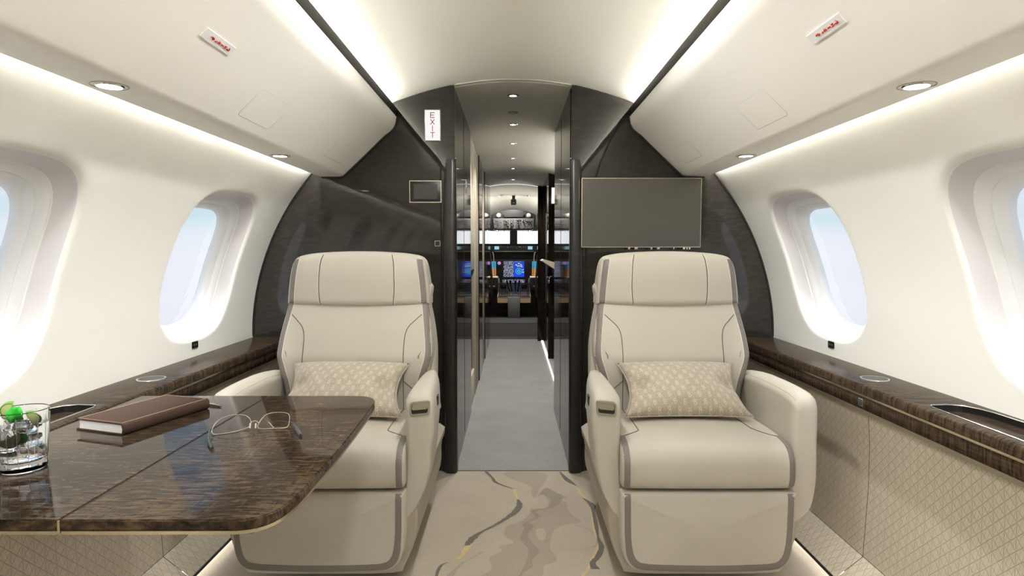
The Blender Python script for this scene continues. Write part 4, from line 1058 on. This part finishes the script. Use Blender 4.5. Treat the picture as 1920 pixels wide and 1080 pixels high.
c4 = closet(.272, YB+.05, 4.05, 'closet', 'tall glossy dark wood closet lining the corridor behind the right bulkhead', (3.5,), 'corridor closets')
b_ = mk('door_plate', *box(.270, .273, 3.80, 3.84, 1.42, 1.47, .0008), M['champ'], c4)
t = empty('door_panel', (-.4, 4.24, .93), 'cream upper door panel beside the dark closet, left of the corridor', 'door')
mk('panel', *box(-.60, -.280, 4.0, 4.47, .93, top(.28), .004), M['cream_post'], t)
mk('top_rail', *box(-.60, -.277, 4.0, 4.47, top(.28)-.07, top(.28)-.045, .003), M['cream_edge'], t)
t = cab('galley_recess', -.88, -.300, 4.0, 4.47, .93, M['black'], 'black cupboard below the cream door panel', 'cupboard')
mk('base_strip', *box(-.302, -.285, 4.0, 4.47, 0, .20, .003), M['cream_edge'], t)
for y0, y1, ds in ((4.47, 4.98, 'nearer taupe door post on the left of the corridor'), (5.49, 6.0, 'farther taupe door post on the left of the corridor')):
    t = empty('door_post', (-.35, (y0+y1)/2, 0), ds, 'post', 'corridor door posts')
    mk('post', *box(-.60, -.281, y0, y1, 0, top(.28)-.004, .004), M['taupe_post'], t)
    mk('post_edge', *box(-.2815, -.2785, y0+.02, y0+.06, .02, top(.28)-.03, .001), M['cream_edge'], t)
o = mk('wall_corridor_right', *box(.42, .46, 4.05, 6.0, 0, 1.80), M['wood_c'], smooth=False); struct(o)
c5 = closet(.344, 6.0, 7.2, 'closet', 'dark galley cabinet set back on the right of the corridor', (6.5,), 'corridor closets')
mk('dark_niche', *box(.3425, .345, 6.25, 6.42, .55, 1.45), M['black'], c5, smooth=False)
mk('handle', *tube([(.336, 6.2, 1.29), (.336, 6.2, 1.33)], .006, 8), M['chrome'], c5)
o = mk('wall_cockpit_right', *prism([(.29, 0), (.88, 0), (.88, 1.72), (.5, 1.76), (.29, 1.822)], XZ, 7.2, 7.35, .004), M['wood_c']); struct(o, 'dark doorframe at the cockpit entrance, right of the corridor')
t = empty('lit_sign', (.392, 6.0, 1.60), 'small white lit sign on the galley cabinet, right of the corridor', 'sign')
mk('sign_case', *box(.372, .412, 5.985, 6.0, 1.518, 1.678, .003), M['white'], t); mk('sign_face', *box(.375, .409, 5.983, 5.987, 1.523, 1.673), M['whitelit'], t, smooth=False)
t = empty('fold_out_shelf', (.34, 5.85, .95), 'cream fold-out shelf sticking into the corridor on the right', 'shelf')
mk('shelf', *prism([(.262, .972), (.285, .985), (.42, .948), (.42, .868)], XZ, 5.72, 5.99, .003), M['cream_edge'], t)
mk('bracket', *prism([(.36, .90), (.42, .868), (.42, .80), (.39, .80)], XZ, 5.80, 5.90, .002), M['chrome'], t)
t = empty('galley_tap', (.40, 5.9, .80), 'small chrome tap under the cream fold-out shelf', 'tap')
mk('spout', *tube(catmull([(.42, 5.93, .80), (.385, 5.92, .815), (.352, 5.90, .81), (.350, 5.90, .775)], 14, closed=False), .008, 10), M['chrome'], t)
mk('collar', *lathe([(.016, 0), (.016, .022), (.009, .026)], (.35, 5.90, .752), 16), M['chrome'], t)
t = tag(mk('floor_light_strip', *box(.332, .343, 4.1, 7.19, .001, .010), emis('floor_strip', (1, .97, .9), .8), smooth=False), 'white light strip along the corridor floor on the right', 'light')

# ceiling lamps in the corridor
def lamp(y, r, label, z=None, x=0, lit=True, power=12):
    z = z if z is not None else arch(x)-.004
    t = empty('corridor_lamp', (x, y, z), label, 'lamp', 'corridor ceiling lamps')
    mk('rim', *lathe([(r*.62, -.001), (r*.64, -.004), (r*.9, -.004), (r, -.001), (r, .003), (r*.62, .003)], (x, y, z), 32, caps=False), M['rim'], t)
    mk('lens', *lathe([(.0005, -.002), (r*.62, -.002), (r*.62, .002)], (x, y, z), 24), M['lamp'] if lit else M['mgrey'], t)
    if lit:
        d = bpy.data.lights.new('corridor_beam', 'SPOT'); d.energy = power; d.spot_size = 2.2; d.spot_blend = .8; d.shadow_soft_size = .02; d.color = (1, .95, .88)
        l = bpy.data.objects.new('corridor_beam', d); COL.objects.link(l); l.parent = t; l.location = (0, 0, -.02)
ys_ = [3.20, 3.59, 3.92, 4.60, 5.33, 5.98, 6.90]
od = ['nearest', None, 'second', 'third', 'fourth', 'fifth', 'sixth']
for y, d_ in zip(ys_, od):
    if d_: lamp(y, .030 if y < 4 else .026, 'small round lamp in the corridor ceiling, %s of the row from the bulkhead' % d_)
t = empty('ceiling_vent', (0, 3.59, arch(0)-.004), 'unlit grey oval vent in the corridor ceiling between two lamps', 'vent')
mk('rim', *lathe([(.020, -.001), (.022, -.003), (.032, -.001), (.032, .002), (.02, .002)], (0, 3.59, arch(0)-.004), 32, caps=False), M['mgrey'], t)
mk('vent_face', *lathe([(.0005, -.0015), (.020, -.0015), (.02, .001)], (0, 3.59, arch(0)-.004), 24), M['champ'], t)

area_light('corridor_fill_light', (.40, 4.9, 1.62), (-1, 0, .55), 1.6, .10, 1.4, (1, .97, .92))  # unseen lamp added in the recess to brighten the corridor ceiling

# ================================================================ COCKPIT
cy = lambda y: interp(y, [7.3, 7.7, 8.0, 8.3, 8.6, 9.05], [1.8595, 1.825, 1.775, 1.71, 1.63, 1.46])
mb = MB().add(grid(lambda y, x: (x, y, cy(y)-.345*x*x), lin(7.35, 9.05, 14), lin(-.85, .85, 21)))
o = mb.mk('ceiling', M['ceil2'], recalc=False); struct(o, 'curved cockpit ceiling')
for s, side in ((-1, 'left'), (1, 'right')):
    o = mk('wall_cockpit_'+side, *box(min(s*.80, s*.84), max(s*.80, s*.84), 7.35, 9.05, 0, 1.6), M['taupe_post'], smooth=False); struct(o)
    o = mk('wall_cockpit_'+side, *box(min(s*.29, s*.88), max(s*.29, s*.88), 7.352, 7.38, 0, 1.72), M['wood_c'], smooth=False); struct(o)
o = mk('floor', *box(-.29, .372, 7.36, 7.615, 0, .004), M['cfloor'], smooth=False); struct(o, 'dark mat in front of the cockpit step')
o = mk('floor', *box(-.80, .80, 7.62, 9.05, 0, .165), [M['cfloor']], smooth=False); struct(o, 'raised dark cockpit floor')
o = mk('trim_2', *box(-.60, .60, 7.612, 7.62, .004, .158), M['riser'], smooth=False); struct(o, 'grey riser of the cockpit step')
# windshield wall
mb = MB()
mb.add(box(-.85, .85, 8.98, 9.05, 1.356, 1.75)); mb.add(box(-.85, .85, 8.98, 9.05, .165, 1.169)); mb.add(box(-.047, .062, 8.98, 9.05, 1.169, 1.356))
mb.add(box(-.85, -.70, 8.98, 9.05, 1.169, 1.356)); mb.add(box(.715, .85, 8.98, 9.05, 1.169, 1.356))
o = mb.mk('wall_cockpit_front', M['black'], smooth=False); struct(o)
for k, (a, b) in enumerate(((-.70, -.047), (.062, .715))):
    o = mk('window_%d' % (17+k), *box(a, b, 9.0, 9.006, 1.169, 1.356), M['pane'], smooth=False); struct(o, 'cockpit windshield pane')
# overhead panel
t = empty('overhead_console', (.007, 8.1, 1.34), 'dark overhead switch panel above the cockpit windshield', 'panel')
OP = [(-.287, 1.535), (-.20, 1.575), (-.119, 1.597), (.007, 1.605), (.135, 1.597), (.216, 1.575), (.301, 1.535), (.290, 1.40), (.270, 1.352), (.245, 1.340), (-.238, 1.340), (-.262, 1.352), (-.280, 1.40)]
mk('panel_case', *prism(OP, XZ, 8.10, 8.55, .01), M['black'], t, sharp=40)
mk('switch_board', *prism([(-.262, 1.49), (.276, 1.49), (.262, 1.375), (.235, 1.355), (-.228, 1.355), (-.25, 1.375)], XZ, 8.088, 8.102), M['dkgrey'], t, smooth=False)
mk('brow', *prism([(-.13, 1.545), (.007, 1.555), (.145, 1.545), (.13, 1.505), (-.115, 1.505)], XZ, 8.085, 8.102, .003), M['black'], t)
rnd = random.Random(8); mb = MB(); mw = MB()
for gx0, gx1 in ((-.25, -.15), (-.125, -.055), (-.04, .015), (.03, .105), (.125, .255)):
    mw.add(box(gx1+.008, gx1+.0105, 8.086, 8.089, 1.362, 1.485))
    for i in range(5):
        for j in range(7):
            x = gx0+(gx1-gx0)*(i+.5)/5; z = 1.366+j*.0175
            if rnd.random() < .75:
                k = rnd.uniform(.0025, .0055)
                (mw if rnd.random() < .45 else mb).add(box(x-k, x+k, 8.084, 8.089, z-.0025, z+.0025))
q = mb.mk('switches', M['black'], t, smooth=False); q['kind'] = 'stuff'
q = mw.mk('legends', M['champ'], t, smooth=False); q['kind'] = 'stuff'
for x, z in ((-.09, 1.45), (-.09, 1.42), (-.07, 1.395), (-.02, 1.43), (-.02, 1.40), (.06, 1.465), (.065, 1.43), (.065, 1.40), (.13, 1.455), (.18, 1.455), (.21, 1.455)):
    mk('knob', *lathe([(.009, 0), (.009, -.014), (.006, -.017)], (x, 8.088, z), 12, axis='y'), M['black'], t)
for x in (-.20, -.12, .13, .21):
    mk('latch', *lathe([(.013, 0), (.013, .018), (.007, .026)], (x, 8.11, 1.318), 12), M['rim'], t)
for x, s in ((-.19, -1), (.205, 1)):
    mk('map_light', *lathe([(.026, 0), (.028, -.01), (.018, -.016)], (x, 8.098, 1.530), 16, axis='y'), M['sill'], t)
t = empty('mirror_box', (.007, 7.95, 1.66), 'small dark box hanging above the overhead panel', 'box')
mk('box_case', *box(-.028, .042, 7.92, 7.98, 1.655, 1.725, .006), M['dkgrey'], t); mk('box_lens', *box(-.008, .022, 7.916, 7.921, 1.672, 1.686), M['rim'], t, smooth=False)
mk('stem', *box(-.012, .026, 7.94, 7.96, 1.715, 1.775), M['dkgrey'], t)
lamp(8.0, .034, 'brightest round lamp in the cockpit ceiling, centre of three', z=1.774, x=.007, power=25)
lamp(7.95, .022, 'small lamp in the cockpit ceiling, left of three', z=1.772, x=-.166, power=10)
lamp(7.95, .022, 'dim unlit lamp in the cockpit ceiling, right of three', z=1.772, x=.192, lit=False)
for s_ in (-1, 1): area_light('cockpit_fill_light', (s_*.62, 8.05, 1.45), (-s_, .1, 1.1), .25, .25, 2.4, (1, .98, .94))  # unseen pair added behind the doorframe to lift the cockpit ceiling
# glareshield
t = empty('glareshield', (0, 8.8, 1.06), 'dark glareshield with small displays below the windshield', 'glareshield')
mk('shield', *box(-.70, .71, 8.78, 8.98, 1.060, 1.146, .006), M['dkgrey'], t)
mk('shield_top', *box(-.70, .71, 8.76, 8.98, 1.146, 1.166, .004), M['black'], t)
mk('pale_lip', *box(-.27, .30, 8.772, 8.79, 1.052, 1.061, .002), M['cream_edge'], t)
scr_t = emis('teal_display', (.25, .50, .55), .45)
for a in (-.265, .212): mk('display', *box(a, a+.065, 8.775, 8.781, 1.085, 1.130), scr_t, t, smooth=False)
mb = MB(); mw = MB(); rnd = random.Random(2)
for i in range(26):
    x = -.175+i*.0142; z = rnd.uniform(1.08, 1.13); (mb if rnd.random() < .6 else mw).add(box(x-.004, x+.004, 8.772, 8.781, z-.005, z+.005))
mb.mk('buttons', M['black'], t, smooth=False); mw.mk('legends', M['rim'], t, smooth=False)
# instrument panel
t = empty('instrument_panel', (0, 8.85, .67), 'grey instrument panel with blue map screen in the cockpit', 'panel')
mk('panel_board', *box(-.55, .58, 8.80, 8.85, .60, .945, .004), M['dkgrey'], t)
mk('upper_recess', *box(-.66, .68, 8.86, 8.98, .95, 1.055), M['black'], t, smooth=False)
def screen_mat(name, base, st, scale, stops):
    m = bpy.data.materials.new(name); m.use_nodes = True; n = m.node_tree; n.nodes.clear()
    out = nd(n, 'ShaderNodeOutputMaterial'); e = nd(n, 'ShaderNodeEmission', inp={'Strength': st}); tc_ = nd(n, 'ShaderNodeTexCoord')
    mp_ = nd(n, 'ShaderNodeMapping', inp={'Scale': scale}); n.links.new(tc_.outputs['Object'], mp_.inputs[0])
    z = nd(n, 'ShaderNodeTexNoise', inp={'Scale': 1.0, 'Detail': 2.0}); n.links.new(mp_.outputs[0], z.inputs['Vector'])
    n.links.new(ramp(n, z.outputs['Fac'], stops, 'CONSTANT'), e.inputs['Color']); n.links.new(e.outputs[0], out.inputs[0]); return m
m1 = screen_mat('systems_display', 0, .45, (50, 1, 90), [(0, (.02, .02, .03)), (.46, (.10, .12, .20)), (.54, (.35, .38, .42)), (.62, (.04, .05, .09))])
mk('systems_screen', *box(-.137, .006, 8.794, 8.801, .693, .918), m1, t, smooth=False)
mk('lower_screen', *box(-.15, .165, 8.786, 8.800, .555, .655), m1, t, smooth=False)
ms = mk('map_screen', *box(.0085, .160, 8.794, 8.801, .693, .918), emis('map_blue', (.015, .05, .55), .5), t, smooth=False)
mk('map_ring', *tube([(.082+.042*math.cos(a), 8.792, .775+.042*math.sin(a)) for a in lin(0, 2*PI, 28)[:-1]], .005, 6, closed=True), emis('map_green', (.05, .45, .10), .45), ms)
mk('map_ring', *tube([(.082+.018*math.cos(a), 8.792, .775+.018*math.sin(a)) for a in lin(0, 2*PI, 20)[:-1]], .004, 6, closed=True), emis('map_cyan', (.10, .60, .60), .45), ms)
mb = MB(); rnd = random.Random(5)
for i in range(16):
    a = rnd.uniform(-.4, 2.2); r_ = rnd.uniform(.05, .085); x, z = .085+r_*math.cos(a), .785+r_*math.sin(a)*1.2
    if .015 < x < .153 and z < .905: mb.add(box(x-.009, x+.009, 8.791, 8.794, z-.006, z+.006))
mb.mk('map_terrain', emis('map_yellow', (.45, .60, .12), .45), ms, smooth=False)
mk('status_bar', *box(.012, .155, 8.790, 8.794, .905, .914), m1, ms, smooth=False)
sky_ = emis('horizon_sky', (.02, .30, .50), .42); gnd = emis('horizon_ground', (.55, .20, .04), .42)
for a, b in ((-.42, -.245), (.272, .44)):
    mk('flight_display', *box(a, b, 8.794, 8.801, .815, .915), sky_, t, smooth=False); mk('flight_display', *box(a, b, 8.794, 8.801, .693, .815), gnd, t, smooth=False)
mk('standby_display', *lathe([(.024, 0), (.024, -.006)], (-.198, 8.80, .890), 20, axis='y'), emis('standby', (.45, .20, .55), .45), t)
for x, z in ((-.215, .84), (-.185, .84), (-.215, .815), (-.185, .815), (.215, .885), (.215, .83), (.215, .76)):
    mk('knob', *lathe([(.010, 0), (.010, -.014), (.006, -.016)], (x, 8.80, z), 12, axis='y'), M['black'], t)
for s in (-1, 1):
    mk('panel_frame', *tube(catmull([(.012+s*.312, 8.755, 1.05), (.012+s*.295, 8.75, 1.03), (.012+s*.282, 8.70, .92), (.012+s*.272, 8.62, .74), (.012+s*.262, 8.55, .70), (.012+s*.215, 8.5, .688), (.012+s*.205, 8.48, .62)], 30, closed=False), .008, 8), M['cream_edge'], t)
# centre pedestal
t = empty('centre_pedestal', (.012, 8.4, .165), 'centre pedestal with throttle levers between the pilot seats', 'console')
mk('pedestal_column', *box(-.071, .093, 8.18, 8.62, .165, .45, .006), M['mgrey'], t)
body = [(8.22, .367), (8.22, .455), (8.78, .60), (8.78, .367)]
mk('console_body', *prism(body, YZ, -.212, .238, .006), M['tan'], t)
mk('console_top', *prism([(8.215, .456), (8.78, .602), (8.78, .612), (8.215, .466)], YZ, -.200, .226, .003), M['dkgrey'], t)
mb = MB(); mw = MB(); rnd = random.Random(11)
for i in range(16):
    for j in range(6):
        x = -.18+i*.0255; y = 8.25+j*.03; z = .466+(y-8.215)*.258+.002
        (mb if rnd.random() < .55 else mw).add(box(x-.007, x+.007, y-.008, y+.008, z-.004, z+.006))
q = mb.mk('keys', M['black'], t, smooth=False); q['kind'] = 'stuff'; q = mw.mk('pale_keys', M['mgrey'], t, smooth=False); q['kind'] = 'stuff'
for x in (-.16, -.14, -.12, -.10, .115, .135, .155, .175):
    mk('switch', *box(x-.0035, x+.0035, 8.24, 8.25, .47, .515), M['rim'] if (int(x*1000) % 2) else M['black'], t, smooth=False)
for x, ln_ in ((-.045, -.03), (-.012, -.02), (.03, .0), (.06, .02)):
    mk('throttle_lever', *tube([(x, 8.42, .50), (x+ln_, 8.36, .60), (x+ln_*1.2, 8.34, .66)], [.008, .009, .013], 8), M['black'], t)
for x in (-.135, .155):
    mk('cursor_pad', *box(x-.04, x+.04, 8.5, 8.6, .54, .61, .012), M['black'], t)
for s in (-1, 1):
    t = empty('pilot_seat', (s*.47, 8.1, .165), 'black pilot seat on the %s of the centre pedestal, seen from behind' % ('left' if s < 0 else 'right'), 'seat', 'pilot seats')
    x0 = .012+s*.29
    mk('seat_back', *slab([(x0, .50), (x0+s*.005, .90), (x0+s*.03, 1.08), (x0+s*.10, 1.13), (x0+s*.28, 1.13), (x0+s*.35, 1.05), (x0+s*.36, .5), (x0+s*.2, .46)], XZ, 8.0, 8.12, .02, n=48), M['black'], t)
    mk('seat_pan', *box(min(x0, x0+s*.38), max(x0, x0+s*.38), 8.12, 8.55, .42, .55, .03), M['black'], t)
    mk('seat_leg', *box(min(x0+s*.08, x0+s*.30), max(x0+s*.08, x0+s*.30), 8.15, 8.45, .165, .43, .02), M['dkgrey'], t)
    xa = .012+s*.215
    mk('armrest', *box(min(xa, xa+s*.075), max(xa, xa+s*.075), 8.16, 8.42, .70, .722, .006), M['cream_edge'], t)
    mk('armrest_post', *box(min(xa+s*.004, xa+s*.085), max(xa+s*.004, xa+s*.085), 8.17, 8.41, .55, .70, .01), M['black'], t)
    mk('buckle', *lathe([(.014, 0), (.014, -.01)], (x0-s*.028, 8.06, .60), 12, axis='y'), M['rim'], t)
